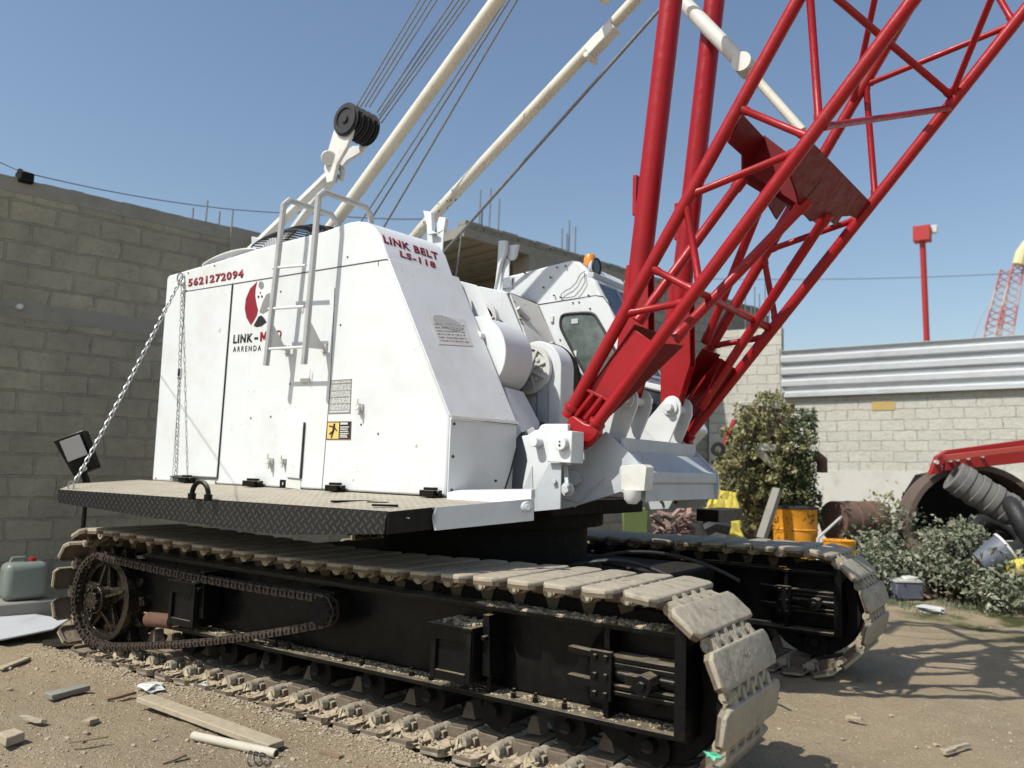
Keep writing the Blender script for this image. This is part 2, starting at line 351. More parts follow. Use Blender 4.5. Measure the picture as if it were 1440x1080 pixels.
for i in range(24): m.bb((1.9 + i * .4, -.012, ZT + .001), (2.28 + i * .4, .18, ZT + .10 + .02 * rnd.random()))
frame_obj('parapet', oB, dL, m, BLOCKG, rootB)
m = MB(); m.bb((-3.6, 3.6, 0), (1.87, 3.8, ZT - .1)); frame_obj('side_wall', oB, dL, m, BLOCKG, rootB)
def rebar(name, pts, r, label, parent, group='rebar stubs sticking up from walls'):
    m = MB()
    for p, h, lean in pts: m.tube([p, V(p) + V((lean * h, lean * .5 * h, h * .85))], r, 5)
    return obj(name, m, ROPE, parent)
def along(o, d, s, z, back=.1): q = V((-d.y, d.x, 0)); p = o + d * s + q * back; return V((p.x, p.y, z))
rebar('rebar', [(along(oL, dL, 5.9 + i * .17, 4.5), h, .02) for i, h in enumerate((.22, .38, .26, .33))], .011, '', rootL)
rebar('rebar', [(along(oB, dL, 2.28 + x * .36, ZT), h, .01) for x, h in ((0, .85), (.15, .45), (.62, .95), (1.2, .8))], .014, '', rootB)
rebar('rebar', [(along(oB, dL, 4.3 + x * .38, ZT), h, 0) for x, h in ((0, .62), (.35, .55), (.5, .85), (.95, .75))], .014, '', rootB)
# back wall (sunlit)
dR = -HD(-60)                      # runs to the right of the photo
oR = plan(7.5, 16) - dR * 3.72     # at the corner with the left wall
TL = R(-1.1)
rootR = empty('boundary_wall', oR, 'sunlit pale block wall at the back with limewashed foot and corrugated top', 'wall')
m = MB(); m.bb((0, 0, 1.72), (1.52, .25, 4.68)); frame_obj('wall_high', oR, dR, m, BLOCKR, rootR)
m = MB(); m.bb((0, 0, -.5), (1.52, .25, 1.72)); frame_obj('wall_high_foot', oR, dR, m, BLOCKR, rootR)
m = MB(); m.bb((1.5202, .02, 1.66), (26, .22, 3.22)); frame_obj('wall', oR, dR, m, BLOCKR, rootR, TL)
m = MB(); m.bb((1.5202, -.012, -1.0), (26, .22, 1.66)); frame_obj('limewashed_foot', oR, dR, m, CEML, rootR, TL)
for k, (x, z) in enumerate(((3.30, 2.86),)):
    m = MB(); m.bb((x, .008, z), (x + .42, .019, z + .17)); frame_obj('ochre_patch', oR, dR, m, OCHRE, rootR, TL)
m = MB(); prof = []; z = 3.15
N = 300; H = .98
for i in range(N + 1):
    zz = 3.15 + H * i / N; ph = (i / N) * 4 % 1
    y = -.07 if ph < .42 else (-.07 + .07 * (ph - .42) / .08 if ph < .5 else (0 if ph < .92 else -.07 * (ph - .92) / .08)); y += .008 * math.sin(i * .9)
    prof.append((y, zz))
vv = [[m.b.verts.new((x, y - .02, z)) for y, z in prof] for x in (1.62, 26)]
for i in range(N): m.b.faces.new((vv[0][i], vv[1][i], vv[1][i + 1], vv[0][i + 1]))
me = fin(m, True, 60); me.materials.append(CORR); o = bpy.data.objects.new('corrugated_panel', me); COL.objects.link(o); o.parent = rootR
sm = o.modifiers.new('solid', 'SOLIDIFY'); sm.thickness = .004
o.matrix_local = Matrix.Rotation(math.atan2(dR.y, dR.x), 4, 'Z') @ Matrix.Rotation(TL - R(.35), 4, 'Y')
m = MB()
for x in (1.56, 6.0, 10.5): m.bb((x, .0, 3.13), (x + .05, .05, 4.2))
frame_obj('fence_post', oR, dR, m, STEEL, rootR, TL)
rebar('rebar', [(along(oR, dR, .75 + x, 4.6), h, 0) for x, h in ((0, .95), (.12, .7), (.2, 1.2), (.3, 1.0), (.42, 1.35), (.5, .8))], .012, '', rootR)

# ================================================================== CRANE
root = empty('crawler_crane', (-4.2, 5.68, 0), 'white and red lattice boom crawler crane with black undercarriage filling the middle of the yard', 'crane')
# ---- crawler tracks
TA = R(1.13); TD = V((math.cos(TA), math.sin(TA), 0)); ND = V((-math.sin(TA), math.cos(TA), 0))
XF, XR_, ZC, RR, RO = -1.87, -6.60, .51, .435, .07   # idler / sprocket centres (u), pin radius, pin to outer face
def loop_pts(n, a0=0):
    L = XF - XR_; per = 2 * L + 2 * math.pi * RR; out = []
    for i in range(n):
        s = (i / n * per + a0) % per
        if s < L: sag = -.035 * math.sin(math.pi * s / L) ** 2; out.append((XR_ + s, ZC + RR + sag, 0))
        elif s < L + math.pi * RR: a = (s - L) / RR; out.append((XF + RR * math.sin(a), ZC + RR * math.cos(a), -a))
        elif s < 2 * L + math.pi * RR: out.append((XF - (s - L - math.pi * RR), ZC - RR, -math.pi))
        else: a = (s - 2 * L - math.pi * RR) / RR; out.append((XR_ - RR * math.sin(a), ZC - RR * math.cos(a), -math.pi - a))
    return out
def shoe_mesh():
    HP_ = .1165
    # local: x along travel, y across (0 = outer edge .. .84), z = outward (0 = outer face)
    m = MB(); W = .84; L2 = .091
    pl_ = [(-L2, .045), (-L2 + .03, .008), (L2 - .03, .008), (L2, .045), (L2, W - .045), (L2 - .03, W - .008), (-L2 + .03, W - .008), (-L2, W - .045)]
    m.prism([(x, y, -.024) for x, y in pl_], (0, 0, .024))
    es = [e for e in m.b.edges if all(abs(v.co.z) < .001 for v in e.verts)]
    bmesh.ops.bevel(m.b, geom=es, offset=.011, segments=3, affect='EDGES', profile=.5)
    for sx in (-1, 1): m.prism([(sx * L2, .05, -.02), (sx * (L2 - .014), .05, -.02), (sx * (L2 - .010), .05, -.048), (sx * (L2 - .003), .05, -.048)], (0, W - .1, 0))
    for y in (.010, W - .026): m.prism([(-L2 + .03, y, -.02), (L2 - .03, y, -.02), (L2 - .03, y, -.044), (-L2 + .03, y, -.044)], (0, .012, 0))
    for sx in (-1, 1):
        for y, y2 in ((.045, .008), (W - .045, W - .008)): m.beam((sx * (L2 - .006), y, -.032), (sx * (L2 - .032), y2 + (.004 if y < .4 else -.004), -.032), .010, .026)
    r9 = random.Random(5)
    for k in range(16): a9 = r9.uniform(0, 6.28); q9 = r9.uniform(.2, 1); m.blob((.045 * q9 * math.cos(a9), W / 2 + .055 * q9 * math.sin(a9), .0), r9.uniform(.008, .016), 1, (1, 1, .22), .8, k)
    for y in (.26, W - .26): m.prism([(-L2, y - .01, -.02), (L2, y - .01, -.02), (L2 - .03, y - .01, -.095), (-L2 + .03, y - .01, -.095)], (0, .016, 0))
    m.box((0, W / 2, -.06), (.15, .22, .07))
    m.prism([(-.05, W / 2 - .05, -.12), (.05, W / 2 - .05, -.12), (.018, W / 2 - .04, -.21), (-.018, W / 2 - .04, -.21)], (0, .085, 0))
    for k in range(9):                                                                      # hinge fingers along both long edges
        y = .17 + k * .0625; s = 1 if k % 2 else -1
        m.tube([(s * HP_, y - .024, -.060), (s * HP_, y + .024, -.060)], .039, 10)
        m.prism([(s * (L2 - .03), y - .020, -.004), (s * L2, y - .020, -.008), (s * (HP_ + .012), y - .020, -.026), (s * (HP_ + .012), y - .020, -.08), (s * (L2 - .03), y - .020, -.07)], (0, .040, 0))
    m.cyl((HP_, .135, -.066), (HP_, .71, -.066), .018, 8)
    return fin(m, True, 40)
SHM = []
for q in range(3):
    me = shoe_mesh(); me.name = 'track_shoe'
    me.materials.append(SHOE); me.materials.append(TRAY)
    for f_ in me.polygons: f_.material_index = 0 if (f_.center.z > -.0215 or abs(f_.center.x) > .0935) else 1
    for v in me.vertices:
        k = noise.noise(V((v.co.x * 9 + q * 7, v.co.y * 9, v.co.z * 9))) * .004; v.co.z += k
    SHM.append(me)
def mudm(seed):
    m = MB(); r2 = random.Random(seed); nx, ny = 18, 62
    def hh(x, y):
        q = V((x * 16, y * 16, seed * 7)); k = abs(abs(x) - .1165); ridge = math.exp(-(k / .03) ** 2) * (1 if .13 < y < .72 else .15)
        return -.026 - (.046 * ridge if y > .13 else 0) - (.011 + .016 * ridge) * (noise.noise(q) + .6 * noise.noise(q * 2.3) + .45 * noise.noise(q * 5.1)) * (1 + ridge)
    g = [[m.b.verts.new((x := -.112 + .224 * i / nx, y := .03 + .78 * j / ny, hh(x, y))) for j in range(ny + 1)] for i in range(nx + 1)]
    for i in range(nx):
        for j in range(ny): m.b.faces.new((g[i][j], g[i + 1][j], g[i + 1][j + 1], g[i][j + 1]))
    for k in range(90):
        y = r2.uniform(.06, .80); x = r2.uniform(-.11, .11); m.blob((x, y, hh(x, y) - .003), r2.uniform(.003, .013) * (1.5 if k % 9 == 0 else 1), 1, (1.2, 1.2, 1), 1.3, k)
    me = fin(m, True, 50); me.name = 'dried_mud'; me.materials.append(MUD); return me
MUDS = [mudm(s) for s in range(4)]
def lump(me_mats, n, fn, r0, r1, seed, sq=(1.3, 1.3, .6)):
    m = MB(); r2 = random.Random(seed)
    for k in range(n): m.blob(fn(r2), r2.uniform(r0, r1), 1, sq, .7, k)
    return m

def build_track(v0, near, label):
    O = V((-4.3, 3.62, 0)) + ND * v0 - TD * 0
    def T(u, v, z): return V((-4.3, 3.62, 0)) + TD * (u + 4.3) + ND * (v + v0) + V((0, 0, z))
    tr = empty('crawler_track', T(-4.23, .42, 0), label, None, None, root)
    RM = Matrix(((TD.x, ND.x, 0), (TD.y, ND.y, 0), (0, 0, 1)))
    def M(u, v, z): return Matrix.Translation(T(u, v, z)) @ RM.to_4x4()
    pts = loop_pts(54, .045 if near else .1)
    i = 0
    for k, (u, z, a) in enumerate(pts):
        rot = Matrix.Rotation(-a, 4, 'Y') @ Matrix.Rotation(R(rnd.uniform(-1.6, 1.6)), 4, 'Y')
        s = inst(SHM[k % 3], 'track_shoe', M(u, 0, z) @ rot @ Matrix.Translation((0, 0, RO)), tr)
        if abs(a + math.pi) < .01 and near and u < -2: 
            inst(MUDS[k % 4], 'dried_mud', M(u, 0, z) @ rot @ Matrix.Translation((0, 0, RO)), tr)['kind'] = 'stuff'
    # side frame
    def q(m, pts, v, t): return m.prism([T(u, v, z) for u, z in pts], ND * t)
    m = MB(); q(m, [(-6.3, .36), (-1.68, .36), (-1.68, .80), (-6.3, .82)], .32, .03)
    f = obj('side_frame', m, BLACK, tr, .004)
    m = MB(); q(m, [(-5.9, .325), (-1.60, .325), (-1.60, .35), (-5.9, .35)], .15, .19); f1 = obj('flange', m, BLACK, tr, .003)
    m = MB(); q(m, [(-6.1, .815), (-1.64, .795), (-1.64, .82), (-6.1, .84)], .17, .18); obj('flange', m, BLACK, tr, .003)
    m = MB(); q(m, [(-6.2, .83), (-2.0, .82), (-2.0, .93), (-6.2, .92)], .38, .08); obj('track_guide', m, BLACKM, tr)
    m = MB(); q(m, [(-1.66, .34), (-1.60, .34), (-1.60, .87), (-1.66, .87)], .12, .22); obj('end_post', m, BLACK, tr, .004)
    for u in (-2.07, -2.80): m = MB(); q(m, [(u, .35), (u + .03, .35), (u + .03, .80), (u, .80)], .19, .14); obj('stiffener', m, BLACK, tr, .003)
    m = MB()
    for z in (.625, .655): q(m, [(-2.04, z - .012), (-1.66, z - .012), (-1.66, z + .012), (-2.04, z + .012)], .16, .14)
    for z in (.49, .52): q(m, [(-2.04, z - .010), (-1.66, z - .010), (-1.66, z + .010), (-2.04, z + .010)], .16, .14)
    q(m, [(-2.12, .45), (-2.00, .45), (-2.00, .69), (-2.12, .69)], .135, .03)
    q(m, [(-2.26, .51), (-2.12, .50), (-2.12, .54), (-2.26, .545)], .15, .05); q(m, [(-2.26, .655), (-2.12, .65), (-2.12, .68), (-2.26, .685)], .15, .05)
    for u in (-2.09, -2.03):
        for z in (.48, .57, .66): m.cyl(T(u, .118, z), T(u, .136, z), .015, 6)
    m.cyl(T(-1.80, .06, .575), T(-1.80, .2, .575), .052, 8); m.cyl(T(-1.80, .045, .575), T(-1.80, .065, .575), .022, 6)
    m.tube([T(-2.0, .2, .575), T(-1.66, .2, .575)], .032, 12); q(m, [(-1.92, .55), (-1.85, .55), (-1.85, .60), (-1.92, .60)], .12, .06)
    obj('track_adjuster', m, BLACK, tr, .003)
    for (u0, u1, z0, z1, vv) in ((-3.10, -2.82, .41, .715, .06), (-5.62, -5.32, .38, .70, .10)):
        m = MB(); m.prism([T(u0, vv + .02, z0), T(u1, vv + .02, z0), T(u1, vv + .02, z1 - .02), T(u0, vv + .02, z1 - .02)], ND * .27)
        for a0, a1, c0, c1 in ((u0, u0 + .035, z0, z1 - .02), (u1 - .035, u1, z0, z1 - .02), (u0 + .035, u1 - .035, z0, z0 + .05), (u0 + .035, u1 - .035, z1 - .09, z1 - .02)):
            m.prism([T(a0, vv, c0), T(a1, vv, c0), T(a1, vv, c1), T(a0, vv, c1)], ND * .02)
        m.prism([T(u0 - .015, vv - .012, z1 - .02), T(u1 + .015, vv - .012, z1 - .02), T(u1 + .015, vv - .012, z1), T(u0 - .015, vv - .012, z1)], ND * .3)
        bx = obj('step_box', m, BLACK, tr, .004)
        if near:
            mm = lump(None, 90, lambda r: T(r.uniform(u0 + .02, u1 - .02), vv + r.uniform(.03, .24), z1 + .004), .004, .018, 5)
            obj('dirt_clods', mm, MUD, bx)
        m = MB(); q(m, [(u0 + .30, .45), (u0 + .36, .45), (u0 + .34, .78), (u0 + .30, .78)], .14, .15); m.cyl(T(u0 + .33, .10, .66), T(u0 + .33, .16, .66), .014, 8); obj('box_bracket', m, BLACK, tr, .003)
    # rollers
    for u in [-5.6 + k * .47 for k in range(9)]:
        m = MB(); m.cyl(T(u, .30, .225), T(u, .62, .225), .085, 20); m.cyl(T(u, .275, .225), T(u, .30, .225), .10, 20); m.cyl(T(u, .22, .245), T(u, .28, .245), .035, 12)
        obj('track_roller', m, BLACKM, tr, .004)
    # idler
    m = MB(); m.ring(T(-1.87, .42, ZC), ND, .38, .28, .2, 36); m.cyl(T(-1.87, .37, ZC), T(-1.87, .47, ZC), .30, 32); m.cyl(T(-1.87, .24, ZC), T(-1.87, .6, ZC), .10, 20)
    obj('idler_wheel', m, BLACKM, tr, .005)
    # drive sprocket with lobes and spokes
    m = MB(); cu, cz = XR_ + .0, .44
    m.ring(T(cu, .22, cz), ND, .335, .27, .07, 40); m.cyl(T(cu, .10, cz), T(cu, .5, cz), .11, 24); m.cyl(T(cu, .07, cz), T(cu, .11, cz), .07, 16)
    for k in range(5):
        a = k * 2 * math.pi / 5 + .3; ca, sa = math.cos(a), math.sin(a)
        def Q(r, w, v): return T(cu + ca * r - sa * w, v, cz + sa * r + ca * w)
        m.prism([Q(.09, -.075, .18), Q(.28, -.035, .18), Q(.28, .035, .18), Q(.09, .075, .18)], ND * .045)
        m.prism([Q(.09, -.012, .12), Q(.28, -.012, .17), Q(.28, .012, .17), Q(.09, .012, .12)], ND * .08)
    for k in range(9):
        a = k * 2 * math.pi / 9; m.tube([T(cu + math.cos(a) * .085, .062, cz + math.sin(a) * .085), T(cu + math.cos(a) * .085, .1, cz + math.sin(a) * .085)], .014, 6)
    for k in range(14):
        a = k * 2 * math.pi / 14; ca, sa = math.cos(a), math.sin(a)
        def Q(r, w, v): return T(cu + ca * r - sa * w, v, cz + sa * r + ca * w)
        m.prism([Q(.32, -.045, .27), Q(.41, -.018, .27), Q(.41, .018, .27), Q(.32, .045, .27)], ND * .09)
    m.cyl(T(cu, .24, cz), T(cu, .34, cz), .33, 40)
    obj('drive_sprocket', m, GEAR, tr, .004)
    if near:
        # roller chain looping round the sprocket forward to the carbody
        c2u, c2z = -4.05, .65; path = []
        def catm(a, b, sag, n):
            return [(a[0] + (b[0] - a[0]) * i / n, a[1] + (b[1] - a[1]) * i / n - sag * 4 * (i / n) * (1 - i / n)) for i in range(n)]
        top = catm((cu + .05, cz + .335), (c2u, c2z + .08), .02, 60); bot = catm((c2u, c2z - .08), (cu + .12, cz - .355), .04, 62)
        arc = [(cu + .35 * math.cos(a), cz + .35 * math.sin(a)) for a in [R(-80) - R(6.8) * i for i in range(28)]]
        arc2 = [(c2u + .08 * math.cos(a), c2z + .08 * math.sin(a)) for a in [R(80 - 30 * i) for i in range(6)]]
        path = top + arc2 + bot + arc
        m = MB()
        for k in range(len(path)):
            a = V((path[k][0], 0, path[k][1])); c = V((path[(k + 1) % len(path)][0], 0, path[(k + 1) % len(path)][1])); d = c - a
            if d.length < 1e-4: continue
            mid = (a + c) / 2; e = d.normalized(); l = d.length * .58
            off = .0 if k % 2 else .012
            for s in (-1, 1):
                vv = .145 + s * (.028 - off * .6); n2 = V((-e.z, 0, e.x)) * .026
                pp = [mid - e * l - n2, mid + e * l - n2, mid + e * l + n2, mid - e * l + n2]
                m.prism([T(p.x, vv, p.z) for p in pp], ND * .009)
            m.tube([T(a.x, .105, a.z), T(a.x, .20, a.z)], .013, 6)
        obj('drive_chain', m, LINKM, tr)
        m = MB(); m.cyl(T(c2u, .1, c2z), T(c2u, .4, c2z), .09, 18); m.box(T(-4.12, .26, .68), (.22, .14, .18)); obj('chain_drive_box', m, BLACKM, tr, .01)
        m = MB(); m.cyl(T(-5.95, .17, .36), T(-5.65, .17, .38), .055, 18); obj('canister_tube', m, RUST, tr)
        m = lump(None, 900, lambda r: T(r.uniform(-5.5, -1.68), .16 + .15 * r.random() ** .6, .350), .002, .009, 11, (1.3, 1.3, .7))
        obj('dirt_clods', m, MUD, tr)
        m = lump(None, 500, lambda r: T(r.uniform(-2.9, -1.75), .19 + .14 * r.random(), .822), .003, .018, 12, (1.3, 1.3, .8))
        obj('dirt_clods', m, MUD, tr)
        for u in (-4.55, -4.42, -3.9, -3.75, -3.35, -3.2, -2.62, -2.48, -2.30):
            m = MB(); m.cyl(T(u, .2, .35), T(u, .2, .38), .016, 6); m.cyl(T(u, .2, .37), T(u, .2, .40), .009, 6)
            obj('flange_bolt', m, BLACK, f1)
    else:
        pass
    return T
TN = build_track(0, True, 'near crawler track with mud caked shoes and oily sprocket')
TF = build_track(3.25, False, 'far crawler track in shadow')
# mud ridge fallen along the near track's outer edge
# ---- carbody, turntable
m = MB(); m.bb((-6.0, 4.5, .42), (-2.6, 6.75, .84)); m.bb((-5.2, 4.0, .45), (-4.6, 7.3, .80)); m.bb((-3.6, 4.0, .45), (-3.0, 7.3, .80)); obj('carbody', m, BLACKM, root, .02)
m = MB(); m.cyl((-4.2, 5.68, .84), (-4.2, 5.68, 1.16), .85, 48); m.ring((-4.2, 5.68, 1.2), (0, 0, 1), .98, .7, .1, 60); obj('turntable_ring', m, BLACKM, root, .004)
m = MB()
def arcpts(a, b, h, n=14): 
    a = V(a); b = V(b); return [a.lerp(b, i / n) + V((0, 0, h * 4 * (i / n) * (1 - i / n))) for i in range(n + 1)]
m.tube(arcpts((-3.2, 5.2, .85), (-2.3, 5.4, .84), .12), .016, 8); m.tube(arcpts((-3.3, 5.5, .86), (-2.2, 6.2, .80), .16), .013, 8); m.tube(arcpts((-2.9, 5.3, .84), (-2.1, 5.0, .42), .10), .016, 8)
m.tube(arcpts((-3.2, 5.9, .86), (-1.9, 5.6, .5), .1), .012, 8)
obj('hydraulic_hose', m, RUB, root)

# ---- upper works: folding walkway
Yh = 4.2
dk = [P('y', 3.25, 82, 689), P('y', 3.25, 200, 699), P('y', 3.25, 440, 714), P('y', 3.25, 545, 720)]
ZD0 = 1.39
wA = dk[0]; wB = dk[3]
pE = P('y', 3.55, 607, 714); pG = P('y', Yh, 748, 700)
wt = V((0, 0, -.012))
m = MB(); m.prism([wA, wB, V((pE.x, 3.55, 1.365)), V((-2.80, Yh, ZD0)), V((-6.95, Yh, ZD0)), V((-6.75, 3.5, 1.36))], wt); wk = obj('walkway', m, TREADT, root, 0, 'dusty tread plate walkway hung on chains')
m = MB(); bot = [P('y', 3.25, 82, 707), P('y', 3.25, 250, 733), P('y', 3.25, 400, 752), P('y', 3.25, 540, 751)]
m.prism([wA + V((0, -.004, .004)), wB + V((0, -.004, .004)), bot[3] + V((0, -.004, 0)), bot[2] + V((0, -.004, 0)), bot[1] + V((0, -.004, 0)), bot[0] + V((0, -.004, 0))], (0, .008, 0)); obj('skirt', m, TREADB, wk)
eb = V((pE.x, pE.y, 1.245)); e0 = wB + V((.003, -.004, .002)); m = MB(); m.prism([e0, V((pE.x, 3.55, 1.366)), eb, V((wB.x + .003, 3.246, bot[3].z))], (.006, .001, 0)); obj('end_plate', m, BLACK, wk)
m = MB(); m.tube([P('y', 3.35, 556, 730), P('y', 3.36, 566, 727), P('y', 3.38, 576, 729)], .004, 6); obj('handle', m, STEEL, wk)
# white step and rocker plate
m = MB(); a = P('y', 3.55, 612, 713); c = P('y', 4.12, 748, 701); d2 = P('y', 4.12, 748, 732); e2 = P('y', 3.55, 610, 746); k2 = P('y', 3.56, 607, 726)
pl2 = m.prism([a, c, d2, e2, k2], (.012, .004, 0)); st = obj('rocker_plate', m, GREYP, root, .002)
m = MB()
for px, py, r in ((711, 717, .016), (743, 713, .02)):
    q = P('y', 4.0, px, py); m.cyl(q + V((-.02, -.0, 0)), q + V((.02, -.035, 0)), r, 6); m.cyl(q + V((-.02, 0, 0)), q + V((.012, -.02, 0)), r * 1.6, 16)
obj('bolt', m, GREYP, st, .002)
m = MB(); a = P('y', 4.19, 629, 690); c = P('y', 4.45, 748, 687)
m.prism([P('y', 4.10, 628, 703), P('y', 4.12, 700, 706), P('y', 4.2, 748, 703), P('y', 4.2, 748, 688.5), P('y', 4.12, 640, 690), P('y', 4.1, 628, 693)], (-.12, .22, 0)); obj('step', m, TREADW, root, .006)
# ---- house (engine cover) side
Hs = [(213.5, 676), (627, 699), (631.5, 585), (545.5, 364.5), (535, 332), (526, 319), (515, 312.3), (502, 310.5), (490, 312.5), (455, 325), (395, 340.5), (352, 352.5), (300, 369), (282, 374), (243, 385.5), (237.5, 387), (234.5, 391)]
def SD(px, py): return P('y', Yh, px, py)
DI = V((.07, .66, 0))
side = [SD(*q) for q in Hs]
m = MB(); m.prism(side, DI); house = obj('engine_house', m, WHITE, root, .018, None, seg=3)
m = MB()      # full-width rear part of the house
xr0 = side[0].x; rr = [V((xr0, Yh + .62, 1.39)), V((-5.2, Yh + .62, 1.39)), V((-5.2, Yh + .62, 3.12)), V((side[14].x + .05, Yh + .62, side[14].z - .06)), V((side[15].x, Yh + .62, side[15].z - .12))]
m.prism(rr, (0, 2.5, 0)); obj('rear_house', m, WHITE, house, .02)
# far pod
m = MB(); m.prism([V((p.x, 6.55, p.z)) for p in side if p.x < -4.4] + [V((-4.3, 6.55, 3.1)), V((-4.3, 6.55, 1.39))][::1] if False else [V((-6.7, 6.6, 1.39)), V((-4.4, 6.6, 1.39)), V((-4.4, 6.6, 2.9)), V((-5.0, 6.6, 3.15)), V((-6.6, 6.6, 3.0))], (0, .6, 0)); obj('far_pod', m, CREAM, house, .03)
def strip(pts, wpx=.006, off=.003, mat=BLK, name='seam', par=None, y=Yh):
    m = MB()
    for a, c in zip(pts, pts[1:]):
        a = P('y', y, *a); c = P('y', y, *c); d = (c - a).normalized(); n = V((-d.z, 0, d.x)) * wpx / 2
        m.prism([a - n, c - n, c + n, a + n], (0, -off, 0))
    return obj(name, m, mat, par or house)
SEAM = paint('seam_dark', (.05, .05, .048), .8, (.12, .11, .1), .6, bmp=0)  # dark tone for seams, slots, rivets, screws and wire
strip([(261, 410), (545, 364.5)], .007, mat=SEAM)
strip([(260, 388), (261, 410), (243, 669)], .004, mat=SEAM)
# doors: thin proud panels with seams
def panel(name, pts, t, mat=WHITE, par=None, y=Yh, bev=.003, lab=None):
    m = MB(); m.prism([P('y', y - .001, *p) for p in pts], (0, -t, 0)); return obj(name, m, mat, par or house, bev, lab)
dr = panel('door', [(262.5, 411), (327, 401), (305.5, 671), (244, 668)], .008)
strip([(327.8, 400), (306.5, 673)], .006, .012, SEAM, par=dr); strip([(240, 669.8), (306, 673)], .008, .011, SEAM, par=dr)
m = MB(); q = SD(254, 524); m.box(q + V((0, -.012, 0)), (.065, .02, .09)); obj('latch', m, WHITE, dr, .003)
m = MB(); m.box(q + V((.012, -.024, 0)), (.03, .006, .06)); obj('latch_pocket', m, BLK, dr)
strip([(471, 405), (465, 535), (452.5, 691)], .005, .002, SEAM)
strip([(532, 366), (532.5, 374)], .005, .002, SEAM)
m = MB(); m.prism([SD(243, 671) , SD(304, 675), SD(304, 685), SD(243, 676)], (0, -.004, 0)); obj('kick_slot', m, SEAM, house)
m = MB(); m.prism([SD(281, 674.5), SD(304, 675.5), SD(303, 684), SD(281, 682)], (0, -.008, 0)); obj('kick_plate', m, TREADW, house)
hp = panel('inspection_door', [(409, 593), (429, 594), (423, 673), (404, 671)], .016)
strip([(429.5, 594), (424, 673)], .006, .018, SEAM, par=hp)
m = MB(); m.prism([SD(403, 674), SD(423, 675), SD(423, 688), SD(397, 685)], (0, -.004, 0)); obj('rust_patch', m, WHITE2, house)
def latch(px, py, s=1):
    m = MB(); q = SD(px, py); m.box(q + V((0, -.012, 0)), (.05 * s, .024, .05 * s)); m.cyl(q + V((0, -.02, 0)), q + V((0, -.05, 0)), .022 * s, 12); m.box(q + V((0, -.045, .035 * s)), (.02, .012, .05 * s)); m.box(q + V((.012, -.04, -.03 * s)), (.014, .014, .05 * s))
    obj('door_latch', m, WHITE2, house, .003)
latch(382, 649); latch(401, 649, .8); latch(508, 573)
m = MB(); q = SD(430.5, 535); m.box(q + V((0, -.01, 0)), (.09, .02, .03)); m.tube([q + V((.06, -.02, .08)), q + V((.055, -.02, -.03))], .004, 6); obj('door_handle', m, WHITE2, house, .002)
m = MB(); rb = random.Random(3)
for px, py in ((381, 586), (532, 610), (489, 361.5), (283, 374), (302, 373.8), (265, 384), (262.5, 409), (395, 410), (479, 457), (508, 597), (240.5, 673.5), (219.5, 672.5), (353, 588), (408, 540)):
    q = SD(px, py); m.cyl(q + V((0, .002, 0)), q + V((0, -.005, 0)), .007, 8)
obj('rivet', m, SEAM, house)
# black clamps along the foot of the house
for px, py, wd in ((271, 677, .10), (364, 683, .14), (480, 688, .12), (614, 694, .12)):
    q = SD(px, py); m = MB(); m.box(V((q.x, Yh - .06, 1.415)), (wd, .09, .045)); m.box(V((q.x - .01, Yh - .05, 1.44)), (wd * .7, .05, .03)); m.cyl((q.x + wd / 2, Yh - .06, 1.42), (q.x + wd / 2 + .02, Yh - .06, 1.42), .02, 8)
    obj('walkway_clamp', m, BLACK, house, .004)
m = MB(); q = SD(415, 690); m.ring((q.x, Yh - .12, 1.43), (0, 1, 0), .04, .014, .012, 4); obj('tie_lug', m, BLACK, house, .002)
# lifting eye on the walkway
m = MB(); q = P('z', 1.345, 281, 701); m.tube([q + V((.085 * math.cos(R(a)), 0, .085 * math.sin(R(a)) + .02)) for a in range(0, 181, 15)], .016, 10)
for s in (-1, 1): m.cyl(q + V((s * .085, 0, -.01)), q + V((s * .085, 0, .03)), .026, 12)
obj('lifting_eye', m, BLACK, wk)
for a, c, w_ in (((467, 705), (553, 704), .03), ((523, 710), (560, 711), .03), ((518, 706), (545, 707), .05)):
    m = MB(); m.beam(P('z', 1.368, *a), P('z', 1.368, *c), w_, .012); obj('tie_strap', m, BLACK, wk)
# front faces of the pod (slanted panel + vertical panel), set 2 mm proud
def shift(p, k): return V((p.x + DI.x * k / .66, p.y + k, p.z))
a, b_, c_, d_ = SD(545.5, 364.5), SD(631.5, 585), SD(631.5, 587), SD(627, 697)
nrm = (b_ - a).cross(DI).normalized(); nrm = nrm if nrm.x > 0 else -nrm
m = MB(); m.prism([a, b_ , shift(b_, .66), shift(a, .70)], nrm * .012); pf = obj('slanted_panel', m, WHITE, house, .003)
m = MB(); q = b_ + nrm * .012; m.prism([q, q + V((.01, 0, -.03)), shift(q, .68) + V((.01, 0, -.03)), shift(q, .68)], (.006, 0, 0)); obj('panel_lip', m, WHITE2, pf, .002)
m = MB(); s2 = shift(c_, .0); pts = [c_, d_, shift(V((d_.x, d_.y, d_.z)), .53), shift(d_, .60) + V((0, 0, .16)), shift(d_, .66) + V((0, 0, .33)), shift(c_, .66)]
m.prism([p + V((.006, 0, 0)) for p in pts], (.010, 0, 0)); fp = obj('front_panel', m, WHITE, house, .003)
m = MB(); pts2 = [pts[2], pts[3], pts[4]]
for u, v2 in zip(pts2, pts2[1:]): m.beam(u + V((.018, .004, 0)), v2 + V((.018, .004, 0)), .006, .012, (1, 0, 0))
m.beam(pts[0] + V((.018, .02, -.008)), pts[-1] + V((.018, 0, -.008)), .006, .014, (1, 0, 0)); m.beam(pts[1] + V((.018, 0, .0)), pts[2] + V((.018, 0, 0)), .006, .012, (1, 0, 0)); obj('seam', m, SEAM, fp)
m = MB()
for f in (.08, .5, .93): q = c_.lerp(d_, f); m.cyl(q + V((.012, .03, 0)), q + V((.026, .03, 0)), .010, 8)
